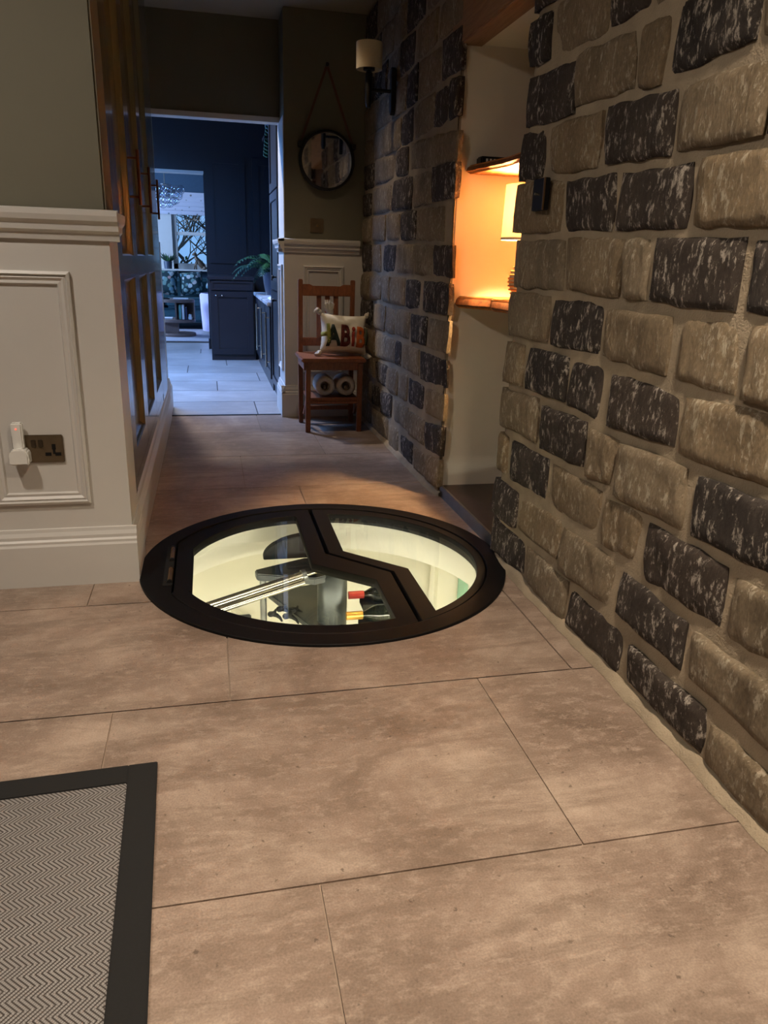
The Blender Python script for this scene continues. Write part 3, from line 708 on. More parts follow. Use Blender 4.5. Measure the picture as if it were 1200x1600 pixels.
# --- round hatch: fixed ring, hinged leaf and fixed pane
hatch = empty('cellar_hatch', (CX, CY, 0), 'round black-framed glass trapdoor set in the floor over a wine cellar', 'trapdoor')
def rel(pts): return [(CX+a, CY+b) for a, b in pts]
def polar(r, a0, a1, n=40): return [(r*cos(radians(a0+(a1-a0)*i/n)), r*sin(radians(a0+(a1-a0)*i/n))) for i in range(n+1)]
plate('outer_ring', arc(CX, CY, CR, 0, 357.5, 143), [rel([(-0.526, 0.222)] + polar(0.573, 157, -157, 120)[1:-1] + [(-0.526, -0.222)])], -0.02, 0.009, 'frame_black', hatch, 0.002)
plate('leak_block_ring', arc(CX, CY, 0.598, 0, 357, 119), [rel([(-0.500, 0.20)] + polar(0.552, 158, -158, 90)[1:-1] + [(-0.500, -0.20)])], -0.050, -0.028, 'rubber', hatch)  # added under the rim gap to block cellar light leaking out
plate('leak_block_bar', rel([(-0.012, 0.56), (-0.012, 0.045), (0.186, -0.155), (0.184, -0.54), (0.232, -0.53), (0.234, -0.138), (0.038, 0.066), (0.038, 0.56)]), [], -0.050, -0.028, 'rubber', hatch)  # added plate that keeps cellar light from leaking between leaf and pane
# leaf (left): outline follows the rim, a chord on the hinge side and the cranked middle bar
leaf_out = [(0.006, 0.5675), (0.006, 0.055)] + [(0.203, -0.149), (0.200, -0.531)] + polar(0.568, -69.5, -158, 40)[1:] + [(-0.520, -0.20), (-0.520, 0.215)] + polar(0.568, 157.5, 90.5, 40)[1:]
leaf_hole = [(-0.055, 0.474), (-0.055, -0.034), (0.140, -0.207), (0.138, -0.496)] + polar(0.514, -75, -157, 40)[1:] + [(-0.463, -0.199), (-0.463, 0.171)] + polar(0.494, 159, 97.5, 30)
lf = plate('leaf_frame', rel(leaf_out), [rel(leaf_hole)], -0.026, 0.006, 'frame_black', hatch, 0.002)
fix_out = [(0.020, 0.5675), (0.020, 0.060)] + [(0.216, -0.144), (0.214, -0.526)] + polar(0.568, -67, 87, 60)[1:]
fix_hole = [(0.078, 0.492), (0.075, 0.071), (0.272, -0.126), (0.274, -0.463)] + [(0.538*cos(radians(a))*(1-0.02*max(0, sin(radians(a)))), 0.538*sin(radians(a))*(1-0.06*max(0, sin(radians(a))))) for a in range(-58, 81, 3)]
plate('fixed_frame', rel(fix_out), [rel(fix_hole)], -0.026, 0.006, 'frame_black', hatch, 0.002)
inner = [(a*0.985, b*0.985) for a, b in leaf_hole]
plate('glass_pane', rel([(-0.045, 0.50), (-0.045, -0.030), (0.150, -0.203), (0.148, -0.51)] + polar(0.53, -75, -155, 30)[1:] + [(-0.475, -0.21), (-0.475, 0.18)] + polar(0.51, 158, 96, 20)), [], -0.020, -0.004, 'glass', hatch)
plate('glass_pane', rel([(0.066, 0.52), (0.063, 0.066), (0.262, -0.130), (0.264, -0.475)] + polar(0.55, -59, 81, 40)), [], -0.020, -0.004, 'glass', hatch)
for y0, y1 in ((0.055, 0.165), (-0.135, -0.028)):
    h_ = MB().tube([(CX-0.534, CY+y0, 0.012), (CX-0.534, CY+y1, 0.012)], 0.008, 10).build('hinge', 'brass', hatch, smooth=True)
    for e in (y0-.004, y1+.004): MB().tube([(CX-0.534, CY+e-.004, 0.012), (CX-0.534, CY+e+.004, 0.012)], 0.0095, 10).build('hinge_knuckle', 'black_metal', h_)
MB().box(CX-.555, CX-.526, CY-.16, CY+.19, 0.004, 0.0105).build('hinge_plate', 'rubber', hatch)
# the opening ram under the leaf
ram = empty('opening_ram', (-0.05, 2.42, -0.12), 'silver electric ram slung under the glass trapdoor leaf', 'ram')
A_, B_ = Vector((-0.075, 2.405, -0.125)), Vector((0.335, 2.512, -0.055))
D_ = (B_-A_).normalized(); Sd = D_.cross(Z3).normalized(); Up = Sd.cross(D_)
MB().tube([A_, A_+D_*0.385], 0.017, 14).build('ram_tube', 'steel', ram, smooth=True)
MB().tube([A_+Sd*0.03-Up*0.012, A_+D_*0.375+Sd*0.03-Up*0.012], 0.010, 12).build('ram_guide', 'steel', ram, smooth=True)
for a, b in ((0.38, 0.395), (-0.01, 0.01)): MB().tube([A_+D_*a, A_+D_*b], 0.022, 14).build('ram_collar', 'grey_metal', ram, smooth=True)
MB().tube([A_+D_*0.39, B_+D_*0.04], 0.009, 10).build('ram_rod', 'steel', ram, smooth=True)
mb = MB(); p = B_+D_*0.03
mb.box(p.x-.014, p.x+.022, p.y-.014, p.y+.014, p.z-.012, p.z+.02); mb.build('bracket', 'brass', ram, bevel=0.002)
mb = MB().box(-0.01, 0.10, 2.37, 2.43, -0.235, -0.165).tube([(0.10, 2.40, -.20), (0.114, 2.40, -.20)], 0.018, 12)
tag(mb.build('ram_motor', 'grey_metal', bevel=0.004), 'small grey motor box beneath the lower end of the silver ram', 'motor')
# spiral stair: column with wedge treads
stair = empty('spiral_stair', (0.425, 2.75, -2.1), 'dark grey spiral stair with a round steel column inside the cellar', 'staircase')
KX, KY = 0.438, 2.745
MB().lathe([(0.0, -0.155), (0.052, -0.155), (0.060, -0.165), (0.060, -0.40), (0.060, -2.1)], (KX, KY, 0), 32).build('column', 'column_steel', stair, smooth=True)
MB().lathe([(0.0, -0.150), (0.034, -0.150), (0.034, -0.158)], (KX, KY, 0), 20).build('column_cap', 'black_metal', stair)
MB().prism([(0.135, 2.80), (0.345, 2.90), (0.47, 2.86), (0.46, 2.72), (0.36, 2.68), (0.14, 2.755)], -0.185, -0.155).build('tread', 'tread_grey', stair, bevel=0.004)
MB().prism([(0.20, 3.05), (0.44, 3.12), (0.50, 2.80), (0.47, 2.66), (0.40, 2.63), (0.355, 2.68)], -0.40, -0.37).build('tread', 'tread_grey', stair, bevel=0.004)
MB().prism([(0.10, 2.95), (0.36, 2.72), (0.30, 2.66), (0.00, 2.72), (0.02, 2.86)], -0.62, -0.59).build('tread', 'tread_grey', stair, bevel=0.004)
MB().prism([(0.47, 2.78), (0.9, 2.95), (0.98, 2.72), (0.47, 2.66)], -0.84, -0.81).build('tread', 'tread_grey', stair, bevel=0.004)
MB().tube([(0.165, 2.785, -0.18), (0.165, 2.785, -0.60)], 0.013, 12).build('baluster', 'grey_metal', stair, smooth=True)
# dark rounded back standing behind the top tread
mb = MB(); pts = []
for i in range(25):
    a = pi*i/24; r = 0.20*(1+0.02*noise.noise(Vector((i*1.7, 0, 0))))
    pts.append((min(0.43, 0.375+r*cos(a)), -0.155+r*0.50*sin(a)))
mb.prism(pts, 2.895, 2.94, 'y')
tag(mb.build('rounded_panel', 'black_plastic', bevel=0.006), 'dark rounded upright panel standing behind the top cellar tread', 'panel')
# black iron scroll ornament lower in the cellar
orn = empty('iron_scroll', (0.33, 2.86, -0.40), 'black curly iron scroll ornament low in the cellar beside the column', 'ornament')
for k, (dx, dy, s_) in enumerate(((0, 0, 1), (-.05, .02, .9), (-.09, -.02, .8), (-.03, -.05, .9))):
    MB().tube([(0.30+dx+s_*0.035*cos(t*.55)*(1-t/14), 2.80+dy+s_*0.05*sin(t*.55)*(1-t/16)+.004*t, -0.38+0.004*t) for t in range(11)], [0.004+0.008*sin(pi*t/10) for t in range(11)], 8).build('scroll', 'rubber', orn, smooth=True)
# bottles resting on black pegs
def bottle(x, y, z, L, cap, name, label):
    t = empty(name, (x, y, z), label, 'bottle')
    MB().lathe([(0, L), (.030, L), (.037, L-.008), (.0375, .125), (.034, .108), (.022, .085), (.0145, .070), (.0145, .0)], (x, y, z), 22, 'x').build('bottle_body', 'wine_glass', t, smooth=True)
    MB().lathe([(0, -.002), (.0165, -.002), (.0165, .062), (.015, .064)], (x, y, z), 18, 'x').build('capsule', cap, t, smooth=True)
    return t
b1 = bottle(0.525, 2.845, -0.315, .30, 'capsule_red', 'wine_bottle', 'dark wine bottle with a red neck capsule lying in the cellar')
b2 = bottle(0.475, 2.615, -0.295, .30, 'capsule_gold', 'wine_bottle', 'dark wine bottle with a gold capsule and white label in the cellar')
MB().lathe([(.0385, .122), (.0385, .23)], (0.475, 2.615, -0.295), 22, 'x', -pi*.75, pi*.35).build('bottle_label', 'label', b2, smooth=True)
for j, s_ in enumerate((0.012, 0.02, 0.008)):
    MB().lathe([(.0389, .135), (.0389, .155)], (0.475, 2.615, -0.295), 6, 'x', -pi*.40+j*.2, -pi*.40+j*.2+.09).build('label_print', 'grey_metal', b2)
for (x, y, z, nm) in ((0.525, 2.845, -0.315, 'red'), (0.475, 2.615, -0.295, 'gold')):
    r_ = empty('bottle_rack', (x+.1, y, z-.06), 'black metal rack carrying the %s-capped wine bottle' % nm, 'rack')
    MB().box(x+.055, x+.33, y-.045, y+.045, z-.058, z-.050).build('rack_plate', 'rubber', r_)
    for s_ in (-.042, .042): MB().box(x+.055, x+.33, y+s_-.004, y+s_+.004, z-.055, z-.028).build('rack_rail', 'black_metal', r_)
    MB().tube([(x+.30, y, z-.055), (x+.30, y, z-.3)], .012, 10).build('rack_post', 'black_metal', r_)
mb = MB(); a = radians(40.6); d = Vector((cos(a), sin(a), 0)); n_ = Vector((-d.y, d.x, 0)); c = Vector((CX, CY, 0))
vs = [c+d*r+n_*s+Z3*z for z in (-0.95, -0.22) for r, s in ((.985, -.022), (1.015, -.022), (1.015, .022), (.985, .022))]
mb.add(vs, [(0,3,2,1),(4,5,6,7),(0,1,5,4),(1,2,6,5),(2,3,7,6),(3,0,4,7)])
tag(mb.build('green_strip', 'pale_green', bevel=0.004), 'pale green upright strip on the right side of the cellar wall', 'panel')  # pale green strip standing in for a glass edge

# ------------------------------------------------------------------ built-in cupboard along the left side
cb = empty('built_in_cupboard', (-0.6, 3.85, 0.19), 'tall glossy olive built-in cupboard with bar handles along the left', 'cupboard')
FX = -0.285
MB().box(-0.89, FX-0.03, 2.63, 5.09, 0.19, HALL_TOP-0.005).build('carcass', 'cupboard_gloss', cb)
MB().box(FX-0.03, FX, 2.63, 2.80, 0.19, HALL_TOP-0.005).box(FX-0.03, FX, 4.645, 5.09, 0.19, HALL_TOP-0.005).box(FX-0.03, FX-0.002, 2.80, 4.645, 0.19, 0.235).build('face_frame', 'cupboard_gloss', cb, bevel=0.002)
dp = [(0, 0), (0.006, -0.004), (0.012, -0.012), (0.020, -0.020), (0.024, -0.022)]
for y0, y1, hy in ((2.803, 3.395, 3.335), (3.401, 4.015, 3.945), (4.021, 4.640, 4.575)):
    mb = MB(); N_ = X3; z0, z1 = 0.24, 2.40; zs = ((z0+.09, 0.935), (1.015, z1-.09))
    yi0, yi1 = y0+0.085, y1-0.085
    mb.box(FX-0.03, FX-0.022, y0, y1, z0, z1)
    mb.box(FX-0.03, FX, y0, yi0, z0, z1).box(FX-0.03, FX, yi1, y1, z0, z1)
    for a, b in ((z0, zs[0][0]), (zs[0][1], zs[1][0]), (zs[1][1], z1)): mb.box(FX-0.03, FX, yi0, yi1, a, b)
    for a, b in zs: mb.frame((FX, 0, 0), Y3, X3, yi0, yi1, a, b, dp)
    d_ = mb.build('door', 'cupboard_gloss', cb)
    h_ = MB().tube([(FX+.038, hy, 1.205), (FX+.038, hy, 1.405)], 0.0065, 12).build('handle', 'bronze', d_, smooth=True)
    for z in (1.235, 1.375): h_2 = MB().tube([(FX, hy, z), (FX+.038, hy, z)], 0.005, 10).build('handle', 'bronze', d_, smooth=True)

# ------------------------------------------------------------------ socket, switches, mirror, sconce
SY = 2.412
sk = empty('wall_socket', (-0.525, SY, 0.45), 'bronze double wall socket on the white panelling at left', 'socket')
MB().box(-0.597, -0.453, SY-.008, SY, 0.407, 0.492).build('plate', 'socket_bronze', sk, bevel=0.002)
for x in (-0.537, -0.517): MB().box(x-.007, x+.007, SY-.012, SY-.006, 0.454, 0.478).build('rocker_switch', 'switch_bronze', sk, bevel=0.002)
MB().box(-0.486, -0.475, SY-.0095, SY-.006, 0.447, 0.464).build('pin_hole', 'black_plastic', sk)
for x in (-0.498, -0.470): MB().box(x-.008, x+.009, SY-.0095, SY-.006, 0.428, 0.438).build('pin_hole', 'black_plastic', sk)
MB().box(-0.484, -0.477, SY-.0095, SY-.006, 0.433, 0.449).build('pin_hole', 'black_plastic', sk)
ad = empty('plug_adapter', (-0.575, SY-.01, 0.44), 'white plug-in adapter with an upright stick in the left socket', 'adapter')
mb = MB(); mb.prism([(-.600, .410), (-.546, .410), (-.546, .440), (-.550, .452), (-.560, .459), (-.585, .459), (-.596, .452), (-.600, .440)], SY-.052, SY-.008, 'y')
mb.build('adapter_block', 'white_plastic', ad, bevel=0.004)
MB().box(-.590, -.559, SY-.034, SY-.012, .455, .535).build('adapter_stick', 'white_plastic', ad, bevel=0.004)
MB().box(-.5775, -.5735, SY-.0352, SY-.033, .515, .519).build('indicator_light', 'led_red', ad)
sw = empty('light_switch', (0.695, BY, 1.228), 'small bronze light switch below the round mirror', 'switch')
MB().box(0.651, 0.737, BY-.007, BY-.0, 1.186, 1.270).build('plate', 'socket_bronze', sw, bevel=0.002)
MB().tube([(0.694, BY-.005, 1.228), (0.694, BY-.026, 1.226)], 0.007, 10).build('toggle', 'brass', sw)
s2 = empty('light_switch', (0.975, 2.243, 1.225), 'dark metal switch plate on the stone wall beside the niche', 'switch')
MB().box(0.962, 0.978, 2.200, 2.287, 1.180, 1.268).build('plate', 'black_plastic', s2, bevel=0.002)
MB().box(0.958, 0.963, 2.200, 2.204, 1.180, 1.268).build('plate_edge', 'brass', s2)
MB().tube([(0.963, 2.243, 1.224), (0.950, 2.243, 1.226)], 0.004, 8).build('toggle', 'steel', s2)

mr = empty('round_mirror', (0.752, BY, 1.607), 'round black-framed wall mirror hung from a thin leather strap', 'mirror')
mc = (0.752, BY-0.03, 1.607)
MB().lathe([(0, 0.0), (0.158, 0.0)], mc, 48, 'y').build('mirror_glass', 'mirror', mr)
MB().lathe([(0.157, 0.026), (0.157, -0.012), (0.161, -0.016), (0.169, -0.016), (0.173, -0.012), (0.173, 0.026)], mc, 56, 'y').build('mirror_frame', 'black_metal', mr, smooth=True)
for sgn in (-1, 1):
    lx, lz = mc[0]+sgn*0.166, mc[2]+0.085
    lug = MB().box(lx-.013, lx+.013, BY-.050, BY-.010, lz-.016, lz+.016).build('lug', 'black_metal', mr, bevel=0.003)
    a, b = Vector((lx, BY-.02, lz)), Vector((mc[0], BY-.012, 2.135)); dd = (b-a).normalized(); nn = Vector((dd.z, 0, -dd.x))*0.007
    MB().add([a+nn, a-nn, b-nn, b+nn, a+nn+Y3*.003, a-nn+Y3*.003, b-nn+Y3*.003, b+nn+Y3*.003], [(0,3,2,1),(4,5,6,7),(0,1,5,4),(1,2,6,5),(2,3,7,6),(3,0,4,7)]).build('strap', 'leather', mr)
MB().tube([(mc[0], BY, 2.135), (mc[0], BY-.03, 2.135)], 0.011, 12).build('hook', 'black_metal', mr)

sc = empty('wall_sconce', (0.98, 4.26, 1.855), 'unlit wall sconce with a cream drum shade and black arm on stone', 'sconce')
lx = 0.845
MB().lathe([(0.066, 1.948), (0.067, 2.068), (0.064, 2.068), (0.063, 1.948)], (lx, 4.26, 0), 32).build('lamp_shade', 'linen', sc, smooth=True)
MB().tube([(lx, 4.26, 1.775), (lx, 4.26, 1.80), (lx, 4.26, 1.93), (lx, 4.26, 1.945)], [.011, .017, .019, .010], 14).build('lamp_holder', 'black_metal', sc, smooth=True)
MB().tube([(lx, 4.26, 1.945), (lx, 4.26, 1.97)], 0.030, 14).build('shade_carrier', 'black_metal', sc)
MB().tube([(lx, 4.26, 1.857), (0.975, 4.26, 1.857)], [.009, .009], 12).build('arm', 'black_metal', sc, smooth=True)
MB().prism([(4.235, 1.765), (4.26, 1.745), (4.285, 1.765), (4.285, 1.955), (4.26, 1.97), (4.235, 1.955)], 0.960, 0.985, 'x').build('back_plate', 'black_metal', sc, bevel=0.003)

# ------------------------------------------------------------------ chair with cushion and slippers
ch = empty('step_chair', (0.735, 4.73, 0), 'small wooden folding step chair standing against the stone wall', 'chair')
W_ = 'chair_wood'
for x in (0.548, 0.880):
    MB().prism([(4.895, 0.42), (4.93, 0.42), (4.905, 0.905), (4.877, 0.905)], x, x+0.028, 'x').build('back_post', W_, ch, bevel=0.004)
    MB().prism([(4.87, 0.0), (4.90, 0.0), (4.93, 0.43), (4.895, 0.43)], x, x+0.028, 'x').build('leg', W_, ch, bevel=0.004)
mb = MB(); n = 14; vs = []
pr_ = [(0.576+0.304*i/n, 0.876 - 0.022*math.exp(-((i/n-0.12)/0.10)**2)*0 - (0.010 if 2 < i < 12 else 0.0)) for i in range(n+1)]
mb.prism(pr_ + [(0.880, 0.805), (0.576, 0.805)], 4.882, 4.902, 'y'); mb.build('top_rail', W_, ch, bevel=0.003)
MB().box(0.576, 0.880, 4.895, 4.917, 0.496, 0.548).build('lower_rail', W_, ch, bevel=0.003)
for x in (0.664, 0.718, 0.772): MB().box(x, x+0.030, 4.889, 4.903, 0.545, 0.810).build('back_slat', W_, ch, bevel=0.002)
MB().box(0.530, 0.925, 4.555, 4.93, 0.432, 0.456).build('seat', W_, ch, bevel=0.006)
MB().box(0.545, 0.910, 4.575, 4.595, 0.385, 0.432).box(0.545, 0.560, 4.595, 4.90, 0.385, 0.432).box(0.895, 0.910, 4.595, 4.90, 0.385, 0.432).build('apron', W_, ch, bevel=0.002)
for x in (0.555, 0.875):
    MB().prism([(x, 0.0), (x+0.030, 0.0), (x+0.032, 0.43), (x+0.002, 0.43)], 4.572, 4.602, 'y').build('leg', W_, ch, bevel=0.003)
MB().box(0.575, 0.885, 4.585, 4.88, 0.192, 0.214).build('step_board', W_, ch, bevel=0.004)
MB().box(0.585, 0.880, 4.577, 4.590, 0.178, 0.192).build('step_rail', W_, ch)
MB().box(0.576, 0.880, 4.875, 4.895, 0.085, 0.112).build('stretcher', W_, ch, bevel=0.002)
for x in (0.561, 0.885): MB().prism([(4.60, 0.205), (4.63, 0.205), (4.79, 0.08), (4.75, 0.08)], x, x+0.016, 'x').build('step_brace', W_, ch, bevel=0.002)

# cushion: puffed square with tasselled corners and appliqué letters
cu = empty('letter_cushion', (0.80, 4.73, 0.456), 'cream cushion with colourful appliqué letters and tasselled corners on the chair', 'cushion')
CXF = Matrix.Translation((0.812, 4.745, 0.585)) @ Matrix.Rotation(radians(8), 4, 'Z') @ Matrix.Rotation(radians(-14), 4, 'X') @ Matrix.Rotation(radians(4), 4, 'Y')
CW, CH_, CD = 0.155, 0.125, 0.075
def pillow_pt(u, v, side):
    pin = 1-0.10*(1-v*v)*abs(u)**3; pin2 = 1-0.10*(1-u*u)*abs(v)**3
    x, z = u*CW*pin, v*CH_*pin2
    d = CD*max(0.0, (1-abs(u)**2.6))**0.55*max(0.0, (1-abs(v)**2.6))**0.55
    d += 0.006*noise.noise(Vector((u*3, v*3, side*2)))*(1-abs(u))*(1-abs(v))*4
    return Vector((x, -side*d, z))
n = 22; mb = MB(CXF); vs = []; fs = []
for side in (1, -1):
    b = len(vs)
    for j in range(n+1):
        for i in range(n+1): vs.append(pillow_pt(-1+2*i/n, -1+2*j/n, side))
    for j in range(n):
        for i in range(n):
            a = b+j*(n+1)+i; f = (a, a+1, a+n+2, a+n+1); fs.append(f if side == 1 else f[::-1])
mb.add(vs, fs); co = mb.build('cushion_body', 'cushion', cu, smooth=True, angle=180)
for (u, v) in ((-1, -1), (1, -1), (1, 1), (-1, 1)):
    c = pillow_pt(u, v, 1); mb = MB(CXF); Rr = random.Random(u*3+v)
    for k in range(16):
        d = Vector((u*Rr.uniform(.2, 1), Rr.uniform(-.8, .8), v*Rr.uniform(.2, 1))).normalized()*0.034
        if v < 0: d.z *= 0.35
        mb.tube([c, c+d*0.6, c+d+Vector((0, 0, -0.006))], [0.007, 0.009, 0.005], 6)
    mb.ball(c, 0.017); mb.build('tassel', 'fluff', cu, smooth=True)
def letter(ch_, x, z, size, rot, mat):
    fc = bpy.data.curves.new('letter', 'FONT'); fc.body = ch_; fc.size = size; fc.align_x = 'CENTER'; fc.align_y = 'CENTER'
    fc.offset = 0.006; fc.resolution_u = 4
    o = bpy.data.objects.new('tmp', fc); COL.objects.link(o); dg = bpy.context.evaluated_depsgraph_get()
    me = bpy.data.meshes.new_from_object(o.evaluated_get(dg)); bpy.data.objects.remove(o)
    bm = bmesh.new(); bm.from_mesh(me); bpy.data.meshes.remove(me)
    bmesh.ops.triangulate(bm, faces=bm.faces)
    for _ in range(2): bmesh.ops.subdivide_edges(bm, edges=[e for e in bm.edges if e.calc_length() > 0.008], cuts=1)
    bmesh.ops.triangulate(bm, faces=bm.faces)
    r_ = Matrix.Rotation(rot, 2)
    for v in bm.verts:
        p = r_ @ Vector((v.co.x*0.68, v.co.y)); X_, Z_ = max(-.151, min(.151, p.x+x)), p.y+z
        u, w = max(-.98, min(.98, X_/CW)), max(-.98, min(.98, Z_/CH_))
        q = pillow_pt(u, w, 1); v.co = CXF @ Vector((X_, q.y-0.004, Z_))
    ext = bmesh.ops.extrude_face_region(bm, geom=bm.faces[:])
    nrm = (CXF.to_3x3() @ Vector((0, -1, 0)))*0.004
    for v in [g_ for g_ in ext['geom'] if isinstance(g_, bmesh.types.BMVert)]: v.co += nrm
    bmesh.ops.recalc_face_normals(bm, faces=bm.faces)
    me = bpy.data.meshes.new('letter'); bm.to_mesh(me); bm.free()
    link('letter', me, mat, cu)
for ch_, x, z, s_, r_, mt in (('H', -.136, -.020, .160, .06, 'letter_olive'), ('A', -.083, -.028, .172, .04, 'letter_green'), ('B', -.010, -.028, .172, -.03, 'letter_maroon'), ('i', .042, -.026, .165, .0, 'letter_red'), ('B', .092, -.030, .165, -.02, 'letter_orange'), ('I', .140, -.022, .130, -.05, 'letter_sage')):
    letter(ch_, x, z, s_, r_, mt)
# knotted top-left corner of the cushion cover standing up
mb = MB(); 
for k in range(14):
    a = k*2.4; mb.tube([(0.730, 4.80, 0.715), (0.730+.022*cos(a), 4.795+.02*sin(a), 0.745), (0.728+.030*cos(a), 4.795+.024*sin(a), 0.765+.022*sin(k*1.3))], [.010, .010, .006], 6)
mb.ball((0.730, 4.80, 0.735), (.026, .024, .034)); mb.build('tassel', 'fluff', cu, smooth=True)

def slipper(x, name_label):
    s_ = empty('slipper', (x, 4.68, 0.214), name_label, 'slipper', 'fluffy slippers on the chair step')
    mb = MB(); vs = []; fs = []; n, m_ = 24, 12
    prof = [(.024, -.002), (.030, -.034), (.045, -.044), (.058, -.036), (.063, -.005), (.062, .10), (.05, .17), (.0, .19)]
    mb.lathe([(r, h) for r, h in prof], (x, 4.665, 0.279), 28, 'y')
    b = mb.build('slipper_body', 'fluff', s_, smooth=True, angle=180)
    MB().lathe([(.027, -.030), (.026, .0), (.020, .02), (0, .026)], (x, 4.665, 0.279), 20, 'y').build('slipper_lining', 'slipper_inside', s_, smooth=True)
    MB().ball((x, 4.672, 0.262), (.016, .02, .020), 10, 6).build('slipper_sole', 'slipper_inside', s_, smooth=True)
slipper(0.684, 'white fluffy slipper on the chair step, nearer the doorway')
slipper(0.816, 'white fluffy slipper on the chair step, nearer the stone wall')

# ------------------------------------------------------------------ niche: live-edge shelves and lamp
def live_shelf(name, label, pts, z0, z1, z_edge):
    t = empty(name, (1.4, 2.85, z0), label, 'shelf')
    MB().prism(pts+[(NB, 2.46), (NB, 3.192)], z0, z1).build('board', 'oak_shelf', t, bevel=0.004)
    mb = MB(); vs = []; fs = []; P = []
    for a, b in zip(pts[:-1], pts[1:]):
        for k in range(5): P.append(Vector((a[0]+(b[0]-a[0])*k/5, a[1]+(b[1]-a[1])*k/5, 0)))
    P.append(Vector((*pts[-1], 0)))
    for i, p_ in enumerate(P):
        w = 0.010+0.008*noise.noise(p_*18+Vector((z0, 0, 0)))
        vs += [p_+Vector((0.004, 0, z1-.003)), p_+Vector((-w*.5, -w*.2, z0+(z1-z0)*.7)), p_+Vector((-w, -w*.3, z0+(z1-z0)*.3)), p_+Vector((0.004, 0, z0+.003))]
    for i in range(len(P)-1):
        for j in range(3): a = i*4+j; fs.append((a, a+4, a+5, a+1))
    mb.add(vs, fs); mb.build('live_edge', 'bark_edge', t, smooth=True)
    return t
live_shelf('niche_shelf', 'lower live-edge oak shelf in the niche, carrying the lit lamp', [(1.040, 3.192), (1.075, 3.10), (1.135, 3.03), (1.120, 2.97), (1.135, 2.86), (1.12, 2.70), (1.14, 2.60), (1.12, 2.46)], 0.845, 0.893, 0)
live_shelf('niche_shelf', 'upper live-edge oak shelf in the niche, above the lamp', [(1.055, 3.192), (1.068, 3.10), (1.085, 2.98), (1.10, 2.88), (1.095, 2.76), (1.105, 2.62), (1.10, 2.46)], 1.372, 1.405, 0)
lp = empty('table_lamp', (1.27, 2.86, 0.893), 'lit table lamp with a drum shade and woven base in the niche', 'lamp')
LX, LY = 1.222, 2.91
MB().lathe([(.105, 1.120), (.100, 1.315), (.0985, 1.315), (.1035, 1.120)], (LX, LY, 0), 40).build('lamp_shade', 'lamp_shade', lp, smooth=True)
MB().lathe([(.1065, 1.117), (.1065, 1.126), (.1035, 1.126), (.1035, 1.117)], (LX, LY, 0), 40).build('shade_rim', 'linen', lp)
lb = MB().lathe([(0.0, .893), (.030, .893), (.034, .900), (.056, .935), (.064, .965), (.058, .998), (.040, 1.030), (.016, 1.045), (.010, 1.060), (.010, 1.17)], (LX, LY, 0), 28).build('lamp_base', 'linen', lp, smooth=True)
for k in range(9):
    z = .905+k*.014; r = .064*math.sqrt(max(.1, 1-((z-.965)/.078)**2))+.001
    MB().tube([(LX+r*cos(t*pi/12), LY+r*sin(t*pi/12), z) for t in range(24)], .0035, 6, True).build('woven_band', 'oak_shelf', lb, smooth=True)
MB().ball((LX, LY, 1.20), .020).build('bulb', 'bulb', lp, smooth=True)
pl = bpy.data.lights.new('lamp_glow', 'POINT'); pl.energy = 165; pl.color = (1.0, 0.62, 0.28); pl.shadow_soft_size = 0.03
po = bpy.data.objects.new('lamp_glow', pl); COL.objects.link(po); po.location = (LX, LY, 1.245); setpar(po, lp)
# things on the upper shelf
mb = empty('puck_light', (1.235, 2.80, 1.36), 'small round light under the upper niche shelf', 'light')
MB().lathe([(0, 1.366), (.034, 1.366), (.036, 1.374)], (1.265, 2.86, 0), 24).build('lens', 'white_plastic', mb)
bx = empty('tin_box', (1.10, 3.15, 1.405), 'dark printed tin standing on the upper niche shelf', 'box')
MB().box(1.085, 1.20, 3.13, 3.19, 1.405, 1.435).build('tin_body', 'black_metal', bx, bevel=0.005)
for k in range(5): MB().box(1.105+.016*k, 1.114+.016*k, 3.1285, 3.1305, 1.414, 1.426).build('print', 'label', bx)
wo = MB().lathe([(0, 1.405), (.05, 1.405), (.055, 1.42), (.040, 1.45), (.028, 1.475), (.030, 1.56), (0, 1.565)], (1.275, 2.98, 0), 20).build('wooden_vase', 'oak_shelf', smooth=True)
tag(wo, 'turned wooden vase on the upper niche shelf behind the stone edge', 'vase')

# ------------------------------------------------------------------ rug
ra = math.atan2(0.020, 0.585)
RXF = Matrix.Translation((-0.145, 1.402, 0)) @ Matrix.Rotation(radians(1.95), 4, 'Z')
rg = empty('rug', (-0.145, 1.402, 0), 'grey herringbone woven rug with a wide black border', 'rug')
def rugpart(name, mat, bx, z0, z1):
    me = MB(); me.box(*bx, z0, z1); o = me.build(name, mat, None, bevel=0.0015); o.matrix_world = RXF; o.parent = rg; o.matrix_parent_inverse = Matrix.Translation((0.145, -1.402, 0)); return o
BW = 0.058
rugpart('rug_field', 'rug_weave', (-1.2+BW, -BW, -1.7+BW, -BW), 0.001, 0.0085)
for b in ((-BW, 0, -1.7, 0), (-1.2, -1.2+BW, -1.7, 0), (-1.2+BW, -BW, -BW, 0), (-1.2+BW, -BW, -1.7, -1.7+BW)): rugpart('rug_border', 'rug_border', b, 0.001, 0.0095)

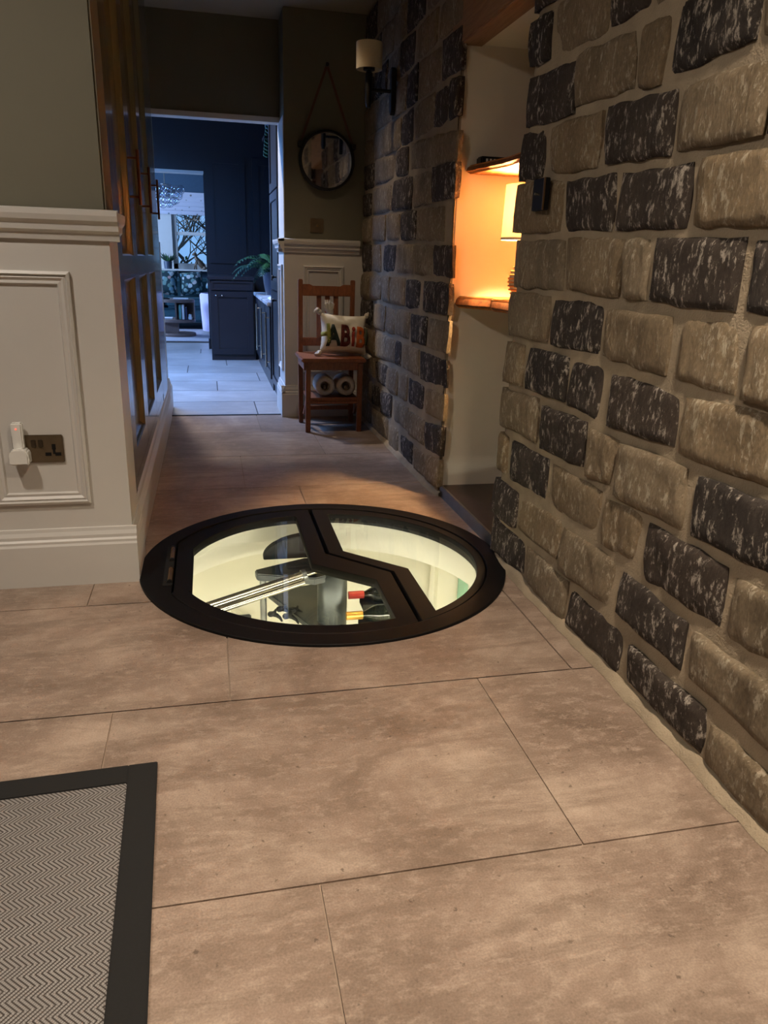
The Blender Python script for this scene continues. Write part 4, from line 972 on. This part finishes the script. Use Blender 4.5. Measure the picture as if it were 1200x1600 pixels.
# ceiling downlights (fittings), two for the added fills
for i, (x, y, z) in enumerate(DOWNLIGHTS):
    d_ = empty('downlight', (x, y, HALL_TOP), ['added ceiling downlight brightening the chair and mirror corner', 'recessed ceiling downlight above the near floor', 'added ceiling downlight above the rug, lighting the walls', 'recessed ceiling downlight just inside the kitchen'][i], 'downlight', 'ceiling downlights')
    MB().lathe([(.036, HALL_TOP-.001), (.036, HALL_TOP-.006), (.050, HALL_TOP-.006), (.052, HALL_TOP)], (x, y, 0), 24).build('bezel', 'steel', d_, smooth=True)
    MB().lathe([(0, HALL_TOP-.002), (.036, HALL_TOP-.002)], (x, y, 0), 24).build('lens', 'downlight_lens', d_)

# ------------------------------------------------------------------ kitchen furniture
def shaker(mb, O, U, N, u0, u1, z0, z1, st_=0.06, t=0.02):
    """one shaker front on plane O with axes U (width) and N (outward)"""
    O, U, N = Vector(O), Vector(U), Vector(N)
    def bx(a, b, c, d, n0, n1):
        vs = [O+U*u+N*n+Z3*z for z in (c, d) for u, n in ((a, n0), (b, n0), (b, n1), (a, n1))]
        mb.add(vs, [(0,3,2,1),(4,5,6,7),(0,1,5,4),(1,2,6,5),(2,3,7,6),(3,0,4,7)])
    bx(u0, u1, z0, z1, 0, t*0.5)
    bx(u0, u0+st_, z0, z1, 0, t); bx(u1-st_, u1, z0, z1, 0, t); bx(u0+st_, u1-st_, z0, z0+st_, 0, t); bx(u0+st_, u1-st_, z1-st_, z1, 0, t)
    return mb
NX = Vector((-1, 0, 0)); NY = Vector((0, -1, 0))
tu = empty('tall_kitchen_cabinet', (0.8, 5.8, 0), 'tall navy kitchen cabinet just inside the doorway on the right', 'cabinet')
MB().box(0.495, 1.115, 5.49, 6.15, 0.0, 2.40).build('body', 'navy_cabinet', tu)
for (a, b, kz) in ((0.08, 0.79, 0.735), (0.80, 1.47, 0.895), (1.48, 2.38, None)):
    d_ = shaker(MB(), (0.495, 0, 0), Y3, NX, 5.50, 6.14, a, b).build('door', 'navy_cabinet', tu, bevel=0.002)
    if kz: MB().lathe([(0, -.034), (.012, -.034), (.015, -.026), (.006, -.016), (.006, 0)], (0.476, 5.63, kz), 14, 'x').build('knob', 'black_metal', d_, smooth=True)
base = empty('kitchen_base_units', (0.8, 7.1, 0), 'navy kitchen base cabinets with long bright bar handles under the worktop', 'cabinet')
MB().box(0.485, 1.115, 6.16, 8.02, 0.0, 0.66).build('body', 'navy_cabinet', base)
for i, (a, b) in enumerate(((6.17, 6.70), (6.72, 7.30), (7.32, 8.01))):
    d_ = shaker(MB(), (0.485, 0, 0), Y3, NX, a, b, 0.09, 0.65).build('door', 'navy_cabinet', base, bevel=0.002)
    hy = (6.24, 6.80, 7.42)[i]
    MB().tube([(0.437, hy, 0.18), (0.437, hy, 0.61)], 0.009, 10).tube([(0.437, hy, .22), (0.466, hy, .22)], .006, 8).tube([(0.437, hy, .57), (0.466, hy, .57)], .006, 8).build('handle', 'steel', d_, smooth=True)
MB().box(0.50, 1.1, 6.16, 8.02, 0.0, 0.08).build('plinth', 'navy', base)
m = Mat('marble', G(0.6), 0.2); m.color(m.ramp(m.noise(4, 7, (1, 1, 1), 0.65, 1.6), [(0.42, srgb(150, 150, 156)), (0.5, srgb(205, 205, 208)), (0.62, srgb(225, 225, 228))])); M['marble'] = m.m
wt = MB().box(0.445, 1.118, 6.155, 8.04, 0.662, 0.692).build('worktop', 'marble', bevel=0.004)
tag(wt, 'pale marble worktop on the navy kitchen units', 'worktop')
pn = empty('panelled_island', (0.24, 8.3, 0), 'dark navy panelled cupboard block in the kitchen left of the worktop', 'cabinet')
MB().box(0.012, 0.46, 8.09, 9.09, 0.0, 0.80).build('body', 'navy_cabinet', pn)
shaker(MB(), (0, 8.09, 0), X3, NY, 0.03, 0.445, 0.70, 0.79, 0.02).build('drawer', 'navy_cabinet', pn, bevel=0.002)
d_ = shaker(MB(), (0, 8.09, 0), X3, NY, 0.03, 0.445, 0.06, 0.69, 0.06).build('door', 'navy_cabinet', pn, bevel=0.002)
for x in (0.075, 0.135): MB().ball((x, 8.065, 0.648), .008, 10, 6).build('stud', 'steel', d_)
MB().box(0.0, 0.462, 8.06, 9.09, 0.80, 0.832).build('top', 'navy_cabinet', pn, bevel=0.003)
# upper panels on the dark wall
for a, b in ((0.03, 0.44), (0.52, 1.05)):
    o = shaker(MB(), (0, 9.099, 0), X3, NY, a, b, 0.95, 2.05, 0.07, 0.015).build('wall_panel', 'navy'); tag(o, 'navy framed wall panel %s the kitchen corner' % ('left of' if a < .4 else 'right of'), 'wall panel')
pp = empty('paper_stack', (0.60, 6.75, 0.692), 'white papers lying on the marble worktop', 'papers')
for k in range(3): MB().box(0.50+.01*k, 0.70+.012*k, 6.55+.02*k, 6.85+.015*k, .692+.004*k, .6955+.004*k).build('sheet', 'paper', pp)
# fern in a pot on the worktop
fn = empty('potted_fern', (0.60, 7.45, 0.692), 'large arching green fern in a pot on the kitchen worktop', 'plant')
MB().lathe([(0, .693), (.07, .693), (.09, .80), (.10, .90), (.09, .90), (.08, .86), (0, .85)], (0.60, 7.45, 0), 24).build('pot', 'pot', fn, smooth=True)
def frond(L, w, droop, n=16):
    mb = MB(); pts = []
    for i in range(n+1):
        t = i/n; pts.append(Vector((L*t*(1-.25*t), 0, L*(0.75*t-droop*t*t))))
    mb.tube(pts, [.004*(1-t/(n+1)) + .001 for t in range(n+1)], 5)
    for i in range(1, n):
        t = i/n; l = w*math.sin(pi*min(1, t*.9+.1))**.7; p = pts[i]; d = (pts[i+1]-pts[i-1]).normalized()
        for s_ in (-1, 1):
            a = p+d*.008; b = p-d*.008; tip = p+Vector((0, s_*l, -l*.30))+d*l*.35; mid = (p+tip)/2+d*.012+Vector((0, 0, .005)); mid2 = (p+tip)/2-d*.010
            mb.add([a, mid, tip, mid2, b], [(0, 1, 2, 3, 4)])
    return mb
Rr = random.Random(5)
for k in range(34):
    f_ = frond(Rr.uniform(.34, .56), Rr.uniform(.05, .075), Rr.uniform(.70, 1.05))
    o = f_.build('frond', 'leaf_dark' if k % 3 else 'leaf', None)
    o.rotation_euler = (0, Rr.uniform(-.5, .1), k*2*pi/34*5.3+Rr.uniform(-.2, .2)); o.location = (0.60, 7.45, 0.87)
    o.parent = fn; o.matrix_parent_inverse = Matrix.Translation((-0.60, -7.45, -0.692))
# trailing plant near the kitchen ceiling
tp = empty('trailing_plant', (0.56, 6.6, 2.05), 'trailing green plant hanging high in the kitchen corner', 'plant')
MB().lathe([(0, 2.02), (.05, 2.02), (.065, 2.12), (.06, 2.12), (0, 2.10)], (0.60, 7.30, 0), 16).build('pot', 'pot', tp, smooth=True)
MB().box(0.52, 1.12, 7.20, 7.42, 2.0, 2.02).build('bracket_shelf', 'navy_cabinet', tp)
for k in range(4):
    mb = MB(); x, y, z = 0.55+.01*k, 7.22+.03*k, 2.10
    path = [(x-.01*i*.3, y-.005*i, z-.028*i) for i in range(9)]
    mb.tube(path, .002, 5)
    for i, p in enumerate(path):
        for s_ in (-1, 1): mb.add([(p[0], p[1], p[2]), (p[0]-.012, p[1]+s_*.018, p[2]+.004), (p[0]-.016, p[1]+s_*.030, p[2]-.018), (p[0], p[1]+s_*.012, p[2]-.016)], [(0, 1, 2, 3)])
    mb.build('vine', 'leaf', tp)

# ------------------------------------------------------------------ sitting room furniture
rug2 = MB().prism([(-1.8, 9.85), (0.9, 9.85), (0.9, 11.5), (-1.8, 11.5)], 0.001, 0.012).build('sitting_room_rug', 'rug_light'); tag(rug2, 'pale rug on the sitting room floor below the side table', 'rug')
thr = st(MB().box(-1.6, -0.02, 9.76, 9.84, 0, 0.010).build('trim_4', 'slate'))
sf = empty('sofa', (-0.6, 12.0, 0), 'dark teal velvet sofa beneath the sitting room window', 'sofa')
MB().box(-1.7, 0.45, 11.55, 12.45, 0.10, 0.30).build('base', 'teal_velvet', sf, bevel=0.03)
for a, b in ((-1.5, -0.63), (-0.61, 0.25)): MB().box(a, b, 11.52, 12.2, 0.30, 0.44).build('seat_cushion', 'teal_velvet', sf, bevel=0.04, seg=3)
MB().box(-1.7, 0.45, 12.2, 12.5, 0.30, 0.70).build('backrest', 'teal_velvet', sf, bevel=0.05, seg=3)
for x in (-1.75, 0.27): MB().box(x, x+.22, 11.52, 12.5, 0.10, 0.58).build('armrest', 'teal_velvet', sf, bevel=0.04, seg=3)
for x in (-1.6, 0.33):
    for y in (11.62, 12.38): MB().tube([(x, y, 0), (x, y, .11)], [.018, .026], 10).build('leg', 'table_wood', sf)
def cushion(x, y, z, s_, rot, label):
    mb = MB(Matrix.Translation((x, y, z)) @ Matrix.Rotation(rot, 4, 'Y') @ Matrix.Rotation(radians(-18), 4, 'X')); n = 12; vs = []; fs = []
    for side in (1, -1):
        b = len(vs)
        for j in range(n+1):
            for i in range(n+1):
                u, v = -1+2*i/n, -1+2*j/n
                d = .10*max(0, 1-u**4)**.6*max(0, 1-v**4)**.6
                vs.append((u*s_*(1-.08*(1-v*v)*abs(u)), -side*d, v*s_*(1-.08*(1-u*u)*abs(v))))
        for j in range(n):
            for i in range(n):
                a = b+j*(n+1)+i; fs.append((a, a+1, a+n+2, a+n+1) if side == 1 else (a, a+n+1, a+n+2, a+1))
    mb.add(vs, fs); o = mb.build('floral_cushion', 'floral_dark', smooth=True, angle=180); tag(o, label, 'cushion', 'floral cushions on the sofa')
cushion(-0.62, 11.96, 0.635, .19, .05, 'floral patterned cushion on the teal sofa under the potted plant')
cushion(-0.24, 11.98, 0.63, .175, -.08, 'floral patterned cushion on the teal sofa, between the other two')
cushion(0.12, 11.98, 0.65, .155, .25, 'floral patterned cushion at the right end of the sofa, under the hare')
# half-round side table with book nook
stb = empty('side_table', (-0.40, 10.5, 0), 'round two-tier side table with a book compartment before the sofa', 'table')
tc_ = (-0.42, 10.55)
MB().lathe([(0, .012), (.235, .012), (.24, .02), (.24, .042), (.235, .05), (0, .05)], (*tc_, 0), 40).build('foot', 'table_wood', stb, smooth=True, angle=30)
MB().box(-0.62, -0.40, 10.42, 10.62, .05, .19).build('pedestal', 'table_wood', stb)
MB().lathe([(0, .19), (.235, .19), (.24, .195), (.24, .222), (.235, .228), (0, .228)], (*tc_, 0), 40).build('shelf', 'table_wood', stb, smooth=True, angle=30)
MB().box(-0.43, -0.41, 10.36, 10.70, .228, .44).box(-0.20, -0.185, 10.45, 10.65, .228, .44).box(-0.43, -0.19, 10.69, 10.705, .228, .44).build('compartment', 'table_wood', stb)
MB().lathe([(0, .44), (.235, .44), (.24, .445), (.24, .472), (.235, .478), (0, .478)], (*tc_, 0), 40).build('table_top', 'table_wood', stb, smooth=True, angle=30)
for x, w, h, mt, lb_ in ((-0.385, .030, .185, 'book_teal', 'upright teal book in the side table compartment'), (-0.345, .028, .19, 'book_white', 'upright white book in the side table compartment'), (-0.305, .022, .15, 'book_navy', 'upright navy book in the side table compartment')):
    b_ = empty('book', (x, 10.5, .228), lb_, 'book', 'books in the side table')
    MB().box(x, x+w, 10.40, 10.56, .229, .229+h).build('cover', mt, b_, bevel=0.002)
    MB().box(x+.003, x+w-.003, 10.405, 10.555, .229+h, .2305+h).build('pages', 'paper', b_)
orb = MB().lathe([(0, .230), (.022, .230), (.028, .25), (.018, .275), (.022, .29), (0, .30)], (-0.245, 10.42, 0), 16).build('ornament', 'paper', smooth=True); tag(orb, 'small pale ornament beside the books in the side table', 'ornament')
mg = MB().box(-0.60, -0.47, 10.42, 10.60, .229, .245).build('magazine', 'paper', bevel=0.002); tag(mg, 'pale magazine lying on the lower tier of the side table', 'magazine')
mg = MB().box(-0.45, -0.26, 10.42, 10.58, .479, .492).build('magazine', 'paper', bevel=0.002); tag(mg, 'white magazine lying on top of the side table', 'magazine')
rm = MB().box(-0.60, -0.49, 10.42, 10.46, .479, .492).build('remote_control', 'black_plastic', bevel=0.003); tag(rm, 'black remote control on top of the side table', 'remote')
# lilac tub chair
ac = empty('tub_armchair', (0.25, 10.95, 0), 'lilac upholstered tub armchair partly hidden behind the dark wall', 'armchair')
mb = MB(); mb.lathe([(.36, .05), (.375, .30), (.385, .52), (.365, .545), (.325, .53), (.30, .36), (.28, .05)], (0.265, 10.95, 0), 28, 'z', radians(95), radians(355)); mb.build('shell', 'lilac', ac, smooth=True, angle=60)
MB().lathe([(0, .36), (.24, .37), (.29, .34), (.29, .12), (0, .12)], (0.265, 10.95, 0), 28).build('seat', 'lilac', ac, smooth=True, angle=60)
MB().lathe([(0, .012), (.22, .012), (.22, .06), (0, .06)], (0.265, 10.95, 0), 24).build('plinth', 'black_metal', ac)
# plant, hare on the sill
pt = empty('potted_succulent', (-0.60, 12.86, .815), 'spiky succulent in a dark pot on the window sill', 'plant')
MB().lathe([(0, .815), (.058, .815), (.066, .93), (.060, .93), (0, .92)], (-0.60, 12.86, 0), 20).build('pot', 'pot', pt, smooth=True)
for k in range(15):
    a = k*2.4; e = 0.35+0.045*(k % 10); d = Vector((cos(a)*cos(e), sin(a)*cos(e), sin(e)))
    p0 = Vector((-0.60, 12.86, .92)); MB().tube([p0, p0+d*.07, p0+d*.125+Z3*.015, p0+d*.165+Z3*.03], [.012, .018, .012, .002], 6, flat=.5).build('leaf', 'leaf_dark' if k % 2 else 'leaf', pt, smooth=True)
hr = empty('hare_figure', (-0.12, 12.84, .815), 'bronze sitting hare figure with long upright ears on the sill', 'figurine')
mb = MB().tube([(-.03, 12.84, .835), (-.07, 12.84, .87), (-.12, 12.84, .93), (-.165, 12.84, .985), (-.175, 12.84, 1.02)], [.020, .048, .042, .030, .022], 14)
mb.ball((-.185, 12.84, 1.045), (.034, .022, .026)).ball((-.21, 12.84, 1.036), (.018, .014, .014))
mb.tube([(-.15, 12.86, .96), (-.19, 12.86, .88), (-.20, 12.86, .817)], [.018, .011, .010], 8).tube([(-.15, 12.82, .96), (-.17, 12.82, .88), (-.165, 12.82, .817)], [.018, .011, .010], 8)
mb.tube([(-.05, 12.80, .86), (-.03, 12.79, .83), (-.10, 12.79, .822)], [.03, .02, .012], 8).tube([(-.02, 12.84, .84), (0.02, 12.84, .845)], [.014, .012], 8)
mb.build('hare_body', 'hare_bronze', hr, smooth=True, angle=180)
for y, dx in ((12.825, -.012), (12.855, .022)): MB().tube([(-.175, y, 1.06), (-.18+dx, y, 1.11), (-.19+dx*2, y, 1.165), (-.19+dx*2.4, y, 1.19)], [.008, .014, .010, .003], 8, flat=.5).build('ear', 'hare_bronze', hr, smooth=True)
# roman blind
rb = empty('roman_blind', (-0.7, 13.0, 1.63), 'pale floral roman blind half raised over the sitting room window', 'blind')
for k in range(5):
    z1 = 1.95-.062*k; MB().prism([(12.985, z1), (12.975-.006*k, z1-.03), (12.955-.008*k, z1-.078), (12.962-.008*k, z1-.082), (12.99, z1-.03)], WX0-.06, WX1+.06, 'x').build('fold', 'floral_blind', rb)
# bubble chandelier
cd_ = empty('bubble_chandelier', (-0.5, 11.0, 2.42), 'chandelier of clustered clear glass bubbles before the window', 'chandelier')
MB().tube([(-0.5, 11.0, 2.42), (-0.5, 11.0, 1.88)], .006, 8).build('stem', 'steel', cd_)
MB().lathe([(0, 1.895), (.05, 1.895), (.05, 1.885), (0, 1.885)], (-0.5, 11.0, 0), 24).build('plate', 'steel', cd_)
Rr = random.Random(3); me0 = None; cnt = 0
for lz, rr, nn in ((1.835, .21, 12), (1.835, .11, 6), (1.765, .19, 11), (1.765, .09, 5), (1.70, .14, 8), (1.65, .07, 4)):
    for k in range(nn):
        a = 2*pi*k/nn+lz*7; c = Vector((-0.5+rr*cos(a), 11.0+rr*sin(a), lz+Rr.uniform(-.012, .012)))
        if me0 is None:
            o = MB().ball((0, 0, 0), .050, 14, 9).build('bubble', 'bubble_glass', None, smooth=True); me0 = o.data
        else: o = bpy.data.objects.new('bubble', me0); COL.objects.link(o)
        s_ = Rr.uniform(.75, 1.05); o.scale = (s_, s_, s_); o.location = c; o.parent = cd_; o.matrix_parent_inverse = Matrix.Translation((0.5, -11.0, -2.42))

# ------------------------------------------------------------------ garden outside the window
st(MB().box(-12, 12, 13.3, 40, -0.7, -0.6).build('ground_garden', 'leaf_dark'))
def tree(x, y, h, seed, label):
    t = empty('garden_tree', (x, y, -0.6), label, 'tree', 'bare trees in the garden'); Rr = random.Random(seed); mb = MB(); tw = MB()
    def br(p, d, L, r, lv):
        pts = [p]; q = p.copy(); dd = d.copy()
        for i in range(4):
            dd = (dd+Vector((Rr.uniform(-.22, .22), Rr.uniform(-.22, .22), Rr.uniform(-.08, .16)))).normalized(); q = q+dd*L/4; pts.append(q.copy())
        (mb if lv < 2 else tw).tube(pts, [r*(1-.12*i) for i in range(5)], 6 if lv < 3 else 4)
        if lv < 6:
            for k in range(3 if lv < 4 else 2):
                a = Rr.uniform(0, 2*pi); b = pts[Rr.choice((2, 3, 4))]
                br(b, (dd*.8+Vector((cos(a), sin(a)*.7, Rr.uniform(-.2, .7)))).normalized(), L*.80, r*.55, lv+1)
    br(Vector((x, y, -0.6)), Vector((0, 0, 1)), h*.20, .07, 0)
    mb.build('trunk', 'bark', t, smooth=True); tw.build('twigs', 'bark', t, smooth=True)
tree(-0.9, 18, 6.5, 11, 'bare branching tree seen through the left window panes')
tree(-0.2, 19, 7.5, 23, 'bare branching tree seen behind the hare figure')
tree(-1.7, 20, 8, 31, 'bare branching tree at the far left of the garden')
def hedge(x0, x1, y, z1, seed, label):
    Rr = random.Random(seed); mb = MB()
    for k in range(1500):
        x, yy, z = Rr.uniform(x0, x1), y+Rr.uniform(-.5, .5), -0.6+(z1+0.6)*Rr.random()
        a = Rr.uniform(0, 6.28); s_ = Rr.uniform(.04, .10)
        mb.add([(x, yy, z), (x+s_*cos(a), yy+s_*.3, z+s_*.6*sin(a)), (x+s_*1.4*cos(a+.5), yy, z+s_*1.4*sin(a+.5)), (x+s_*cos(a+1), yy-s_*.2, z+s_*sin(a+1))], [(0, 1, 2, 3)])
    o = mb.build('garden_hedge', 'leaf'); tag(o, label, 'hedge', kind='stuff')
hedge(-5, 4, 25, 0.9, 4, 'leafy green hedge at the end of the garden')
